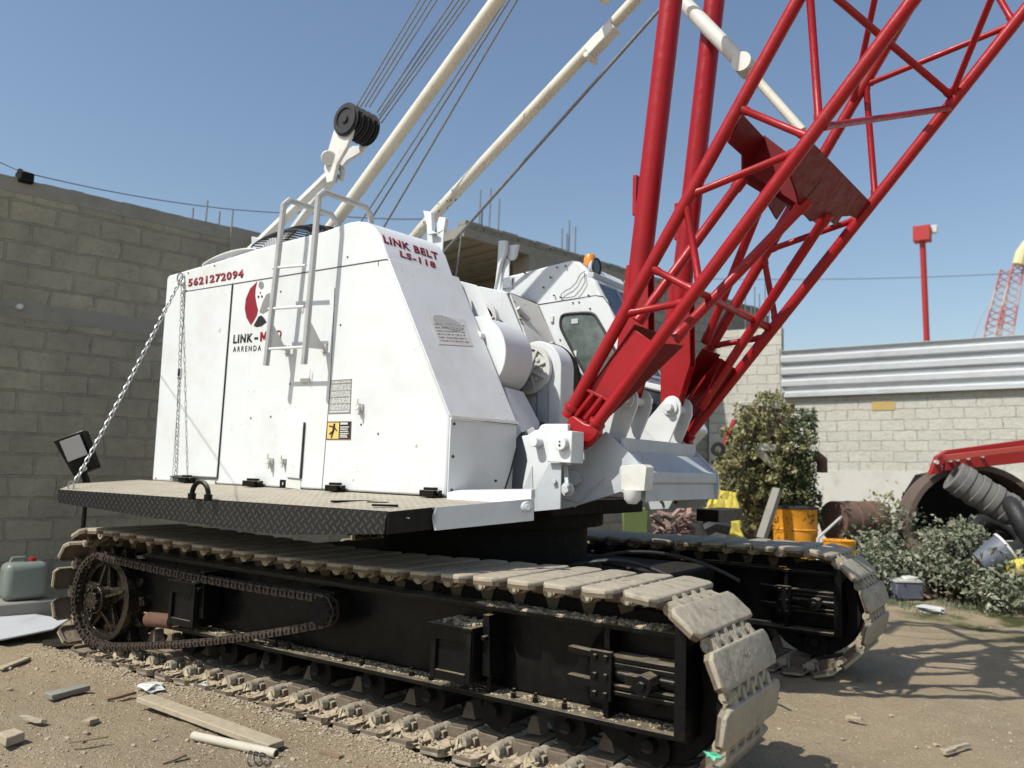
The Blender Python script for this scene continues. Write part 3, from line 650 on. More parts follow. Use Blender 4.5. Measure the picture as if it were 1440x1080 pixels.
m.cyl(shift(d_, .45) + V((.016, 0, .1)), shift(d_, .45) + V((.028, 0, .1)), .008, 8)
obj('screw', m, SEAM, fp)
# oval maker plate on the slanted panel: worn, blank
def onsl(px, py, k=.013): q = PL(a + nrm * k, nrm, px, py); return q
m = MB(); el = []
c0 = onsl(629, 454); ex = onsl(651, 462) - c0; ey = onsl(631, 444) - c0; ey = ey * .72
m.prism([c0 + ex * math.cos(2 * math.pi * i / 28) * .95 + ey * math.sin(2 * math.pi * i / 28) for i in range(28)], nrm * .004); obj('oval_plate', m, PLATEM, pf)
m = MB(); m.prism([onsl(602, 446), onsl(652, 449), onsl(665, 487), onsl(617, 484)], nrm * .0015); ob = obj('data_plate', m, WHITE2, pf)
m = MB(); r3 = random.Random(4)
for r_ in range(6):
    f = .25 + r_ * .12; x = 0.08
    while x < .9:
        l = r3.uniform(.02, .07); A = onsl(602, 446).lerp(onsl(617, 484), f).lerp(onsl(652, 449).lerp(onsl(665, 487), f), x); B = onsl(602, 446).lerp(onsl(617, 484), f).lerp(onsl(652, 449).lerp(onsl(665, 487), f), x + l)
        m.beam(A + nrm * .003, B + nrm * .003, .002, .006, nrm.cross(DI)); x += l + r3.uniform(.015, .05)
obj('plate_lettering', m, GRYT, ob)

# ---- lettering
def text_obj(s, BL, BR, TL, mat, nrm, parent, name='lettering', off=.02, sp=1.0, lift=.004):
    cu = bpy.data.curves.new('t', 'FONT'); cu.body = s; cu.offset = off; cu.space_character = sp; cu.resolution_u = 3
    to = bpy.data.objects.new('t', cu); COL.objects.link(to); dg = bpy.context.evaluated_depsgraph_get()
    me = bpy.data.meshes.new_from_object(to.evaluated_get(dg)); bpy.data.objects.remove(to)
    x0 = min(v.co.x for v in me.vertices); x1 = max(v.co.x for v in me.vertices); y0 = min(v.co.y for v in me.vertices); y1 = max(v.co.y for v in me.vertices)
    BL, BR, TL = V(BL), V(BR), V(TL); nrm = V(nrm)
    for v in me.vertices:
        fx = (v.co.x - x0) / (x1 - x0); fy = (v.co.y - y0) / (y1 - y0); v.co = BL + (BR - BL) * fx + (TL - BL) * fy + nrm * lift
    bm = bmesh.new(); bm.from_mesh(me); r = bmesh.ops.extrude_face_region(bm, geom=bm.faces[:])
    for v in [g for g in r['geom'] if isinstance(g, bmesh.types.BMVert)]: v.co -= nrm * (lift * .9)
    bm.to_mesh(me); bm.free()
    return obj(name, me, mat, parent)
NY = (0, -1, 0)
text_obj('5621272094', SD(265, 403.5), SD(342.5, 390.5), SD(265.5, 392), REDT, NY, house, off=.04, sp=1.18)
text_obj('LINK', SD(328, 483), SD(355, 481), SD(329, 471), BLK, NY, house, off=.034, sp=1.2)
text_obj('-', SD(358, 477.5), SD(363, 477), SD(358, 474.5), BLK, NY, house, off=.03)
m = MB(); m.prism([SD(*q) + V((0, -.001, 0)) for q in ((366, 480), (366.6, 467), (369.2, 466.8), (371.2, 473), (373.6, 466.4), (376.2, 466.2), (375.6, 479.2), (373.2, 479.4), (373.7, 472.2), (371.8, 477.4), (370.4, 477.5), (368.9, 472.6), (368.4, 479.8))], (0, -.003, 0)); obj('lettering', m, REDT, house)
for ch_, x0_, x1_ in (('A', 377.5, 386), ('Q', 387.5, 396)): text_obj(ch_, SD(x0_, 480 - (x0_ - 366) * .1), SD(x1_, 479.6 - (x1_ - 366) * .1), SD(x0_ + .5, 467 - (x0_ - 366) * .1), REDT, NY, house, off=.03)
text_obj('ARRENDA', SD(328, 495), SD(367, 493), SD(328.5, 487.5), BLK, NY, house, off=-.005, sp=1.5)
# round emblem: red crescent, black wedge, grey shape with dots
m = MB(); cx, cy = 365, 430
def EP(px, py): return SD(px, py)
pts = [(362, 396), (352, 406), (346, 420), (344.5, 434), (347, 447), (353, 457), (356.5, 452), (361, 444), (363, 436), (361, 428), (359, 416), (359.5, 406)]
m.prism([EP(*p) for p in pts], (0, -.003, 0)); lg = obj('emblem', m, REDT, house)
m = MB(); m.prism([EP(*p) for p in ((357, 458), (364, 445), (368, 443.5), (372, 448), (375, 453), (368, 458.5), (361, 460))], (0, -.003, 0)); obj('emblem_wedge', m, BLK, lg)
m = MB()
def disc(px, py, rx, ry, mm): mm.prism([EP(px + rx * math.cos(2 * math.pi * i / 16), py + ry * math.sin(2 * math.pi * i / 16)) for i in range(16)], (0, -.003, 0))
disc(367.5, 401, 3.6, 5.5, m); m.prism([EP(*p) for p in ((365, 439), (370, 424), (375, 414), (380, 412), (378, 436), (370, 441))], (0, -.003, 0)); obj('emblem_grey', m, GRYT, lg)
m = MB(); disc(363.6, 417.5, 1.1, 1.8, m); disc(368.6, 417, 1.1, 1.8, m); disc(366.3, 411.8, .8, 1.2, m); obj('emblem_dots', m, BLK, lg)
# "LINK BELT / LS-118" on the sloping hood front
hn = None
A0 = SD(510, 311.5); A1 = SD(545.5, 364.5)
hood = []
R0 = [SD(*q) for q in ((545.5, 364.5), (535, 332), (526, 319), (515, 312.3), (502, 310.5))]
def hoodp(px, py, k=.0005):
    n = (R0[0] - R0[1]).cross(DI).normalized(); n = n if n.x > 0 else -n
    return PL(R0[0] + n * k, n, px, py), n
q0, hn = hoodp(540, 343)
def HP(px, py): return hoodp(px, py, .0005)[0]
text_obj('LINK BELT', HP(540, 341), HP(617, 366), HP(537.5, 330), REDT, hn, house, off=.034, sp=1.14, lift=.002)
text_obj('LS-118', HP(563, 361), HP(613, 377.5), HP(561.5, 352), REDT, hn, house, off=.034, sp=1.14, lift=.002)
# data plate and warning sign
m = MB(); m.prism([SD(466, 534.5), SD(495, 532.5), SD(493, 581), SD(462.5, 582)], (0, -.003, 0)); dp = obj('maintenance_plate', m, PVC, house)
m = MB()
def bl(p, q, f, g): return SD(p[0] + (q[0] - p[0]) * f, p[1] + (q[1] - p[1]) * f)
c4 = ((466, 534.5), (495, 532.5), (493, 581), (462.5, 582))
def qd(fx, fy):
    t_ = (c4[0][0] + (c4[1][0] - c4[0][0]) * fx, c4[0][1] + (c4[1][1] - c4[0][1]) * fx); b2 = (c4[3][0] + (c4[2][0] - c4[3][0]) * fx, c4[3][1] + (c4[2][1] - c4[3][1]) * fx)
    return SD(t_[0] + (b2[0] - t_[0]) * fy, t_[1] + (b2[1] - t_[1]) * fy) + V((0, -.004, 0))
for f in (.02, .98): m.beam(qd(.0, f), qd(1, f), .002, .006); m.beam(qd(f, 0), qd(f, 1), .002, .006, (1, 0, 0))
for f in (.12, .33, .52, .71, .9): m.beam(qd(.02, f), qd(.98, f), .002, .003)
r3 = random.Random(9)
for r_ in range(22):
    x = .06; f = .06 + r_ * .04
    while x < .9:
        l = r3.uniform(.03, .12); m.beam(qd(x, f), qd(min(.96, x + l), f), .002, .0025); x += l + r3.uniform(.03, .08)
obj('plate_lettering', m, GRYT, dp)
c4b = ((461, 593.5), (494, 593), (493, 617.5), (459.5, 617.5))
def qs(fx, fy, o=.004):
    t_ = (c4b[0][0] + (c4b[1][0] - c4b[0][0]) * fx, c4b[0][1] + (c4b[1][1] - c4b[0][1]) * fx); b2 = (c4b[3][0] + (c4b[2][0] - c4b[3][0]) * fx, c4b[3][1] + (c4b[2][1] - c4b[3][1]) * fx)
    return SD(t_[0] + (b2[0] - t_[0]) * fy, t_[1] + (b2[1] - t_[1]) * fy) + V((0, -o, 0))
m = MB(); m.prism([qs(0, 0, 0), qs(.5, 0, 0), qs(.5, 1, 0), qs(0, 1, 0)], (0, -.003, 0)); ws = obj('warning_sign', m, YSIGN, house)
m = MB(); m.prism([qs(.5, 0, 0), qs(1, 0, 0), qs(1, 1, 0), qs(.5, 1, 0)], (0, -.003, 0)); wb = obj('sign_panel', m, BLK, ws)
m = MB()
for f in (.1, .3, .42, .55, .68, .78, .88): m.beam(qs(.56, f), qs(.94 - .1 * (f * 37 % 1), f), .002, .008 if f > .2 else .016)
obj('sign_text', m, PVC, wb)
m = MB(); m.cyl(qs(.30, .17, .003), qs(.30, .17, .006), .011, 12)
for u, v2, w_ in (((.3, .25), (.27, .55), .02), ((.28, .3), (.08, .22), .009), ((.3, .3), (.42, .52), .009), ((.27, .53), (.12, .72), .012), ((.28, .53), (.20, .92), .012)): m.beam(qs(*u, .005), qs(*v2, .005), .002, w_)
obj('sign_figure', m, BLK, ws)
m = MB()
for u, v2 in (((0, 0), (1, 0)), ((1, 0), (1, 1)), ((1, 1), (0, 1)), ((0, 1), (0, 0))): m.beam(qs(*u, .002), qs(*v2, .002), .006, .006)
obj('sign_border', m, RUST, ws)

# ---- ladder on the side of the house
LY = Yh - .185
def LP(px, py): return P('y', LY, px, py)
lad = None
def flat_path(pts, w1=.028, w2=.05):
    m = MB()
    for a, c in zip(pts, pts[1:]): 
        d = (V(c) - V(a)); m.beam(V(a) - d.normalized() * .008, V(c) + d.normalized() * .008, w1, w2, (1, 0, 0) if abs(d.z) > abs(d.y) else (0, 0, 1))
    return m
LADG = paint('grey_ladder_paint', (.44, .44, .43), .5, (.2, .15, .1), .6, scale=7, streak=.3)
lr = empty('ladder', LP(398, 515), None, None, None, root)
for (b0, t0, tw) in (((374, 514), (399, 288), None), ((427.5, 512), (448, 276), None)):
    B0 = LP(*b0); T0 = LP(*t0); yy = LY
    top = T0; c1 = top + V((0, .05, .05)); dd = V((-.03, .46, .015)); p3 = c1 + dd; p4 = p3 + V((0, .06, -.05)); p5 = p4 + V((0, .02, -.28))
    m = MB(); pts = [B0, top, c1, p3, p4, p5]
    m.tube(pts, .024, 8)
    for v in m.b.verts: pass
    obj('ladder_rail', m, LADG, lr)
for a, c in (((383.5, 377), (430, 373)), ((378, 434.5), (428, 431)), ((375, 491), (427, 488))):
    m = MB(); m.cyl(LP(*a), LP(*c), .011, 10); obj('rung', m, WHITE, lr)
for rx, ry in ((377, 487), (430, 485)):
    q = LP(rx, ry); h = V((0, 0, 1)); m = MB(); m.prism([q + V((0, 0, .17)), q + V((0, .03, .17)), q + V((0, .14, .03)), q + V((0, .185, .03)), q + V((0, .185, -.01)), q + V((0, 0, -.02))], (.012, 0, 0)); m.box(q + V((.0, .175, 0)), (.05, .02, .06)); obj('ladder_bracket', m, WHITE2, lr, .002)
# ---- safety chain from the house top to the walkway corner
def chain(a, c, sag, n, r, name, mat=STEEL, parent=root):
    a = V(a); c = V(c); m = MB(); pts = [a.lerp(c, i / n) + V((0, 0, -sag * 4 * (i / n) * (1 - i / n))) for i in range(n + 1)]
    for i in range(n):
        d = pts[i + 1] - pts[i]; mid = (pts[i] + pts[i + 1]) / 2; e = d.normalized(); s = e.cross(V((0, 0, 1)))
        s = s.normalized() if s.length > .1 else V((1, 0, 0)); u = s.cross(e)
        if i % 2: s, u = u, s
        L = d.length * .62; loop = [mid + e * (L * math.cos(t)) + s * (L * .55 * math.sin(t)) for t in [2 * math.pi * k / 8 for k in range(9)]]
        m.tube(loop, r, 5, False)
    return obj(name, m, mat, parent)
cA = SD(258, 394) + V((0, -.03, 0)); cB = P('y', 3.32, 106, 677)
chain(cA, cB, .03, 46, .0055, 'walkway_chain')
m = MB(); m.ring(SD(256, 391) + V((0, -.02, 0)), (0, 1, 0), .045, .034, .008, 20); obj('chain_ring', m, STEEL, root)
q = P('y', 3.3, 100, 684); m = MB(); m.ring(q, (0, 1, 0), .045, .035, .008, 20); obj('chain_ring', m, STEEL, root)
chain(SD(259.5, 396) + V((0, -.02, 0)), SD(250, 668) + V((0, -.02, 0)), 0, 46, .0028, 'door_chain')

# ---- fork brackets, roof guards
def fork(y, pts_l, pts_r, body, th=.05):
    m = MB(); m.prism([P('y', y, *p) for p in body], (0, .012, 0)); m2 = MB()
    m2.prism([P('y', y - .05, *p) for p in pts_l], (.012, .03, 0)); m2.prism([P('y', y, *p) for p in pts_r], (.012, .03, 0))
    f = obj('boom_stop_fork', m, WHITE, root, .004); obj('fork_prong', m2, WHITE, f, .003)
fork(5.15, [(595, 296), (606, 298), (607, 325), (613, 328), (601, 330), (600, 318)], [(617, 305), (626.5, 306), (624, 324), (617, 329), (611, 326)], [(600, 320), (612, 329), (624, 322), (622, 358), (601, 349)])
fork(6.05, [(701, 338.5), (711, 338), (710.5, 355), (704, 368), (695, 408), (699, 375)], [(716, 345), (727, 343.5), (723, 362), (718, 366), (713, 361)], [(704, 366), (713, 362), (717, 366), (716, 372), (715.5, 412), (694, 408)])
m = MB(); q = P('y', 6.03, 715, 399); m.box(q, (.13, .01, .12)); m.box(q + V((.0, -.012, 0)), (.10, .015, .08)); 
for sx in (-.05, .05):
    for sz in (-.04, .04): m.cyl(q + V((sx, -.005, sz)), q + V((sx, -.022, sz)), .008, 6)
obj('mirror_hinge', m, STEEL, root, .003)
# wire guards over the fan on the roof
mg = MB()
def wire_dome(y0, y1, px0, px1, pyb0, pyb1, hpx, n, m):
    a = P('y', y0, px0, pyb0); c = P('y', y0, px1, pyb1)
    rows = []
    for i in range(n + 1):
        f = i / n; base = a.lerp(c, f); h = hpx * math.sin(math.pi * min(1, f * 1.0)) ** .6; rows.append((base, h))
    for k in range(7):
        y = y0 + (y1 - y0) * k / 6; kk = math.sin(math.pi * (.12 + .76 * k / 6))
        m.tube([V((b0.x, y, b0.z + h * kk)) for b0, h in rows], .007, 5)
    for b0, h in rows: m.tube([V((b0.x, y0 + (y1 - y0) * k / 6, b0.z + h * math.sin(math.pi * (.12 + .76 * k / 6)))) for k in range(7)], .006, 5)
wire_dome(4.5, 5.4, 352, 436, 350, 329, .24, 26, mg)
obj('fan_guard', mg, RUB, root)
mg = MB(); wire_dome(4.45, 5.4, 284, 362, 374, 352, .16, 26, mg); obj('exhaust_guard', mg, WHITE2, root)
m = MB(); m.prism([P('y', 4.6, *p) for p in ((353, 332), (362, 334), (388, 334), (388, 350), (353, 362))], (0, .5, 0)); obj('roof_box', m, GREYP, root, .01)

# ---- gantry (white A-frame tubes) and sheave block
def PY(y, px, py): return P('y', y, px, py)
def ext(a, c, t): return a + (c - a) * t
gA, gB = PY(5.18, 477, 305), PY(5.18, 699, 0)
m = MB(); m.tube([ext(gA, gB, -.12), ext(gA, gB, 1.25)], .058, 20); obj('gantry_leg', m, CREAM, root)
hA, hB, hC = PY(6.18, 592, 323), PY(6.18, 845, 52), PY(6.18, 893, 0)
m = MB(); m.tube([ext(hA, hB, -.12), ext(hA, hB, 1.0)], .058, 20); m.tube([hB, ext(hB, hC, 1.0), ext(hB, hC, 4.6)], .052, 20); gl = obj('gantry_leg', m, CREAM, root)
m = MB(); d = (hC - hA).normalized(); q = PY(6.15, 846, 57); m.beam(q - d * .15, q + d * .16, .12, .10); m.tube([q - d * .14 + V((0, -.08, -.05)), q - d * .14 + V((0, .1, -.05))], .03, 10); obj('leg_socket', m, WHITE2, gl, .01)
# gantry head far above
gt = ext(gA, gB, 1.25); ht = ext(hB, hC, 4.6)
m = MB(); m.tube([gt, V((gt.x, 6.2, gt.z)), ht], .06, 14); obj('gantry_head', m, CREAM, root)
# tail straps up to the bail and the sheave block
sc = PY(5.68, 507, 178)
m = MB(); 
for y, a, c in ((5.45, (385, 322), (467, 243)), (5.85, (410, 328), (470, 248))):
    A = PY(y, *a); B = PY(5.6 if y < 5.7 else 5.72, *c); A = A + (A - B) * .45; m.beam(A, B, .05, .10, (0, 1, 0))
obj('tail_strap', m, WHITE2, root, .006)
m = MB(); A = PY(5.58, 458, 252); B = PY(5.58, 500, 165)
m.prism([PY(5.50, *p) for p in ((455, 236), (462, 207), (470, 180), (478, 158), (492, 165), (496, 182), (488, 206), (474, 230), (468, 255), (459, 258))], (0, .04, 0)); m.prism([PY(5.80, *p) for p in ((466, 238), (484, 212), (496, 205), (514, 204), (508, 214), (488, 226), (480, 236))], (0, .04, 0))
m.cyl(PY(5.48, 463, 223), PY(5.86, 463, 223), .05, 16); m.cyl(PY(5.46, 462, 222), PY(5.5, 462, 222), .075, 18)
bk = obj('sheave_block', m, WHITE2, root, .01)
m = MB(); m.tube([PY(5.6, 466, 238), PY(5.6, 476, 233), PY(5.62, 482, 240), PY(5.62, 480, 252), PY(5.62, 473, 246), PY(5.62, 470, 256)], .03, 10); obj('shackle', m, CREAM, bk)
for k in range(5):
    y = 5.48 + k * .075; c = V((sc.x, y, sc.z)); m = MB(); m.ring(c, (0, 1, 0), .150, .11, .05, 36); m.cyl(c - V((0, .012, 0)), c + V((0, .012, 0)), .12, 32); m.ring(c, (0, 1, 0), .170, .145, .012, 36); m.cyl(c - V((0, .03, 0)), c + V((0, .03, 0)), .04, 16)
    obj('sheave', m, RUB, bk, .003)
# ropes
def rope(a, c, r=.010, name='wire_rope', mat=ROPE, sag=0, n=1, par=root):
    m = MB(); a = V(a); c = V(c); m.tube([a.lerp(c, i / n) + V((0, 0, -sag * 4 * (i / n) * (1 - i / n))) for i in range(n + 1)], r, 8); return obj(name, m, mat, par)
def rope2(ya, pa, yc, pc, t=1.5, r=.010, t0=0): A = PY(ya, *pa); C = PY(yc, *pc); return rope(ext(A, C, t0), ext(A, C, t), r)
for k, (pa, pc) in enumerate((((501, 150), (590, 0)), ((507, 150), (598, 0)), ((513, 150), (606, 0)), ((519, 151), (614, 0)), ((530, 158), (637, 0)), ((533, 163), (645, 0)), ((533, 168), (653, 0)), ((536, 173), (660, 0)))):
    rope2(5.5 + k * .05, pa, 5.5 + k * .05, pc, 1.45, .0075)
rope2(5.5, (524, 305), 5.4, (716, 0), 1.5, .009, -.35); rope2(5.62, (540, 319), 5.5, (727, 0), 1.5, .009, -.35)
rope2(5.75, (518, 296), 5.75, (600, 170), 3, .008, -.4)
rope2(5.9, (655, 320), 5.75, (935, 5), 1.4, .014, -.45); rope(PY(5.9, 650, 322), PY(5.9, 641, 390), .008)
# ---- middle machinery
m = MB(); L_ = [(647, 395), (670, 401), (677, 413), (692, 449), (700, 470), (668, 462)]
m.prism([PY(5.02, *p) for p in L_], (-.25, .3, 0)); obj('inner_guard', m, WHITE, root, .004)
# first drum guard: half-round cover
def arch(c, r, y0, y1, a0, a1, th, n=28, tail=0):
    m = MB(); pts = [(c[0] + r * math.cos(R(a0 + (a1 - a0) * i / n)), c[1] + r * math.sin(R(a0 + (a1 - a0) * i / n))) for i in range(n + 1)]
    return pts
ctr = PY(4.92, 668, 497); rim = PY(4.92, 712, 497); rt = (PY(4.92, 668, 446).z - ctr.z)
r1 = .30; cc = (ctr.x + .0, ctr.z - .02)
cov = arch(cc, r1, 0, 0, 125, -62, 0)
m = MB(); m.prism([V((x, 4.90, z)) for x, z in cov] + [V((cc[0] - .25, 4.90, cc[1] - .25))], (0, .36, 0)); dg_ = obj('drum_guard', m, WHITE, root, .006)
q = PY(4.9, 678, 473); m = MB(); m.cyl(q + V((0, -.05, 0)), q + V((0, .02, 0)), .03, 12); m.box(q + V((-.02, -.03, .02)), (.04, .04, .03)); obj('guard_knob', m, WHITE, dg_, .003)
fz = [PY(4.95, 710, 544), PY(5.25, 736, 551), PY(5.3, 759, 594), PY(5.3, 757, 606), PY(4.98, 733, 608), PY(4.96, 722, 622), PY(4.9, 722, 584)]
m = MB(); m.prism(fz, (-.03, .0, .0)); obj('lower_guard', m, WHITE, root, .003)
m = MB(); m.prism([PY(5.05, *p) for p in ((722, 617), (750, 600), (753, 606), (745, 640), (742, 686), (712, 686))], (-.02, .02, 0)); obj('deck_side_plate', m, GREYP, root, .003)
# winch drum behind guards
m = MB(); dc = (-3.95, 2.35); m.cyl((dc[0], 5.2, dc[1]), (dc[0], 6.2, dc[1]), .2, 32); m.ring((dc[0], 5.3, dc[1]), (0, 1, 0), .36, .1, .03, 40); m.ring((dc[0], 6.15, dc[1]), (0, 1, 0), .36, .1, .03, 40)
for k in range(30): m.ring((dc[0], 5.34 + k * .026, dc[1]), (0, 1, 0), .235, .19, .022, 28)
obj('winch_drum', m, BLACKM, root)
# second guard: arch with wheel disc
ac = PY(5.5, 752, 520); ar = .235
pts = [(ac.x + ar * math.cos(R(a)), ac.z + ar * math.sin(R(a))) for a in range(160, -1, -8)] + [(ac.x + ar, ac.z - .6), (ac.x - .1, ac.z - .6), (ac.x - ar, ac.z - .1)]
m = MB(); m.prism([V((x, 5.52, z)) for x, z in pts], (0, .20, 0)); g2 = obj('gear_guard', m, WHITE, root, .006)
m = MB(); wc = V((ac.x - .04, 5.49, ac.z)); m.ring(wc, (0, 1, 0), .20, .165, .04, 40); m.cyl(wc + V((0, -.005, 0)), wc + V((0, .02, 0)), .17, 36); m.cyl(wc + V((0, -.05, 0)), wc, .05, 16)
for a in range(0, 360, 45): m.tube([wc + V((.11 * math.cos(R(a)), -.02, .11 * math.sin(R(a)))), wc + V((.11 * math.cos(R(a)), .0, .11 * math.sin(R(a))))], .018, 8); m.beam(wc + V((0, -.012, 0)), wc + V((.17 * math.cos(R(a + 20)), -.012, .17 * math.sin(R(a + 20)))), .02, .02, (0, 1, 0))
obj('clutch_wheel', m, WHITE2, g2, .002)
m = MB(); m.prism([PY(5.49, *p) for p in ((756, 541), (770, 541), (770, 596), (755, 592))], (-.02, .02, 0)); obj('guard_panel', m, GREYP, g2, .002)
m = MB(); wc = PY(5.75, 675, 456); m.cyl(wc + V((0, .01, 0)), wc + V((0, .03, 0)), .18, 36); obj('flywheel_core', m, BLACKM, root)
m = MB(); m.ring(wc, (0, 1, 0), .20, .165, .05, 44)
for a in (20, 80, 140): m.beam(wc + V((.18 * math.cos(R(a)), 0, .18 * math.sin(R(a)))), wc - V((.18 * math.cos(R(a)), 0, .18 * math.sin(R(a)))), .02, .02, (0, 1, 0))
obj('flywheel', m, WHITE2, root, .003)
# gear housing next to the cab
YC = 6.3
m = MB(); m.prism([PY(5.86, *p) for p in ((640, 400), (676, 403), (716, 411.5), (712, 413), (735, 470), (760, 520), (770, 600), (700, 600), (690, 470))], (.0, YC - 5.87, 0)); gh = obj('gear_housing', m, WHITE, root, .008)
ha, hb, hc_, hd = PY(5.86, 717, 412), PY(YC - .01, 756, 428), PY(YC - .01, 836, 604), PY(5.9, 790, 604)
m = MB(); m.prism([ha, hb, hc_, hd], (.0, .0, -.03)); hs = obj('console_cover', m, WHITE2, root, .003)
hn2 = (hb - ha).cross(hd - ha).normalized(); hn2 = hn2 if hn2.x > 0 else -hn2
def OH(px, py, k=.008): return PL(ha + hn2 * k, hn2, px, py)
m = MB()
for p_, q_ in (((722, 423), (733, 436)), ((737, 428), (742, 434)), ((742, 432), (748, 439)), ((730, 449), (749, 453)), ((733, 454), (739, 459)), ((762, 465), (772, 480)), ((795, 515), (800, 524)), ((807, 540), (814, 552))): m.beam(OH(*p_, .002), OH(*q_, .002), .006, .008, hn2)
obj('cover_slots', m, SEAM, hs)
m = MB(); m.tube([OH(728, 433, .03), OH(744, 450, .03)], .022, 10); obj('cover_handle', m, WHITE2, hs, .004); m = MB(); m.box(OH(774, 486, .02), (.07, .04, .06)); obj('cover_latch', m, WHITE2, hs, .004)
m = MB(); m.prism([PY(6.0, *p) for p in ((770, 520), (783, 510), (783, 604), (770, 604))], (-.02, .2, 0)); m.prism([PY(5.95, *p) for p in ((783, 570), (800, 604), (783, 604))], (0, .02, 0)); obj('floor_stay', m, GREYP, root, .004)
# ---- operator cab
def CB(px, py, y=YC): return P('y', y, px, py)
cs = [(640, 400), (648, 391), (700, 390), (725, 384.5), (795, 366.5), (803, 365), (812, 367), (822, 377), (834, 392), (846, 418), (868, 461), (905, 531), (940, 596), (962, 634), (905, 640), (836, 604), (780, 600), (756, 428), (717, 412)]
bodyp = [CB(*p) for p in ((700, 390), (725, 384.5), (795, 366.5), (803, 365), (812, 367), (822, 377), (834, 392), (846, 418), (868, 461), (905, 531), (942, 600), (905, 640), (836, 612), (700, 600))]
cab = obj('operator_cab', (lambda m: (m.prism([p + V((0, .02, 0)) for p in bodyp], (0, .84, 0)), m)[1])(MB()), WHITE, root, .02)
# door skin with window opening made of strips round the glass
m = MB(); m.prism([CB(*p) for p in ((757, 428), (790, 423), (846, 415.5), (853, 421), (868, 461), (905, 531), (898, 560), (856, 560), (836, 604), (830, 600))], (0, .022, 0)); cdr = obj('cab_door', m, WHITE, cab, .004)
def strip_y(pts, w_, off, mat, name, par, y): return strip(pts, w_, off, mat, name, par, y)
strip([(756, 428.5), (790, 423), (838, 415.5), (848, 417), (860, 433), (882, 474)], .007, .004, SEAM, 'seam', cdr, YC)
strip([(757, 430), (832, 600)], .006, .004, SEAM, 'seam', cdr, YC)
strip([(756, 427), (718, 412)], .008, .004, SEAM, 'seam', cab, YC - .0)
wpts = [(789, 449), (791, 444), (797, 441.5), (828, 439.5), (836, 442), (841, 449), (868, 497), (872, 506), (868, 514), (836, 533), (830, 533), (824, 528), (791, 466), (788.5, 458)]
wc_ = [CB(*p, y=YC) for p in wpts]; cen = sum(wc_, V((0, 0, 0))) / len(wc_)
def smoothp(pts, it=2):
    for _ in range(it):
        o = []
        for i in range(len(pts)): a, c = pts[i], pts[(i + 1) % len(pts)]; o += [a.lerp(c, .25), a.lerp(c, .75)]
        pts = o
    return pts
ws_ = smoothp(wc_, 2)
m = MB(); m.prism([p + V((0, -.004, 0)) for p in ws_], (0, -.002, 0)); win = obj('window', m, GLASS, cab)
m = MB(); m.tube([p + V((0, -.008, 0)) for p in ws_] + [ws_[0] + V((0, -.008, 0))], .013, 8, False); obj('window_seal', m, RUB, win)
m = MB(); m.box(CB(809, 452) + V((0, -.010, 0)), (.07, .006, .045)); obj('registration_sticker', m, GREYP, win, .002)
m = MB()
for px, py in ((806, 426), (814.5, 425), (830, 434), (779, 415.5), (788, 418), (827.5, 415.5), (783, 376), (795, 374), (774, 390), (738, 384), (764, 404), (770, 465), (776, 452), (788, 478), (800, 500), (808, 515), (815, 530), (823, 545)): q = CB(px, py); m.cyl(q + V((0, .01, 0)), q + V((0, -.008, 0)), .008, 8)
obj('rivet', m, SEAM, cab)
m = MB(); pth = [(823, 381), (816, 386), (810, 398), (803, 405), (795, 409), (789, 414), (790, 419), (797, 419), (808, 417), (817, 407), (823, 396), (822, 384)]
m.tube([CB(*p) + V((0, -.002, 0)) for p in pth], .0035, 5); obj('wire', m, SEAM, cab)
# hinges
m = MB()
for px, py in ((777, 449), (810, 498), (828, 535), (760, 470)): q = CB(px, py); m.box(q + V((0, -.008, 0)), (.03, .02, .06)); 
obj('hinge', m, WHITE2, cab, .003)
# lower side window with handrail
lw = [CB(*p) for p in ((904, 545), (933, 552), (950, 590), (905, 599))]
m = MB(); m.prism([p + V((0, -.008, 0)) for p in [CB(897, 535), CB(935, 543), CB(957, 590), CB(957, 625), CB(893, 640)]], (0, .03, 0)); lf = obj('lower_cab_panel', m, WHITE, cab, .003)
m = MB(); m.prism([p + V((0, -.012, 0)) for p in lw], (0, -.002, 0)); w2 = obj('lower_window', m, GLASSD, cab); m = MB(); m.tube([p + V((0, -.014, 0)) for p in lw + lw[:1]], .012, 8, False); obj('window_seal', m, RUB, w2)
m = MB(); m.beam(CB(898, 565) + V((0, -.05, 0)), CB(922, 565) + V((0, -.05, 0)), .02, .04); obj('handrail', m, WHITE2, cab, .003)
# windscreen (front slope)
f0, f1 = CB(846, 418), CB(905, 531); fn = V((f0.z - f1.z, 0, f1.x - f0.x)).normalized(); fn = fn if fn.x > 0 else -fn
u0, u1 = CB(836, 396), CB(903, 527)
def FR(p, dy): return V((p.x, p.y + dy, p.z)) + fn * .006
m = MB(); m.prism([FR(u0, .05), FR(u1, .05), FR(u1, .74), FR(u0, .74)], fn * .004); sc_ = obj('windscreen', m, GLASSD, cab)
m = MB()
for p_, q_ in ((FR(u0, .03), FR(u1, .03)), (FR(u0, .76), FR(u1, .76)), (FR(u0, .03), FR(u0, .76)), (FR(u1, .03), FR(u1, .76)), (FR(u0, .4), FR(u1, .4))): m.beam(p_, q_, .03, .014, fn)
obj('windscreen_frame', m, GREYP, sc_, .002)
m = MB(); a = CB(829, 386) + V((0, .02, 0)); m.beam(a, a + V((0, .84, 0)), .06, .05); obj('visor_rail', m, GREYP, cab, .006)
m = MB(); m.blob(CB(868, 392) + V((.02, .35, .02)), .20, 2, (.6, .8, .28), 0); obj('visor', m, WHITE, cab)
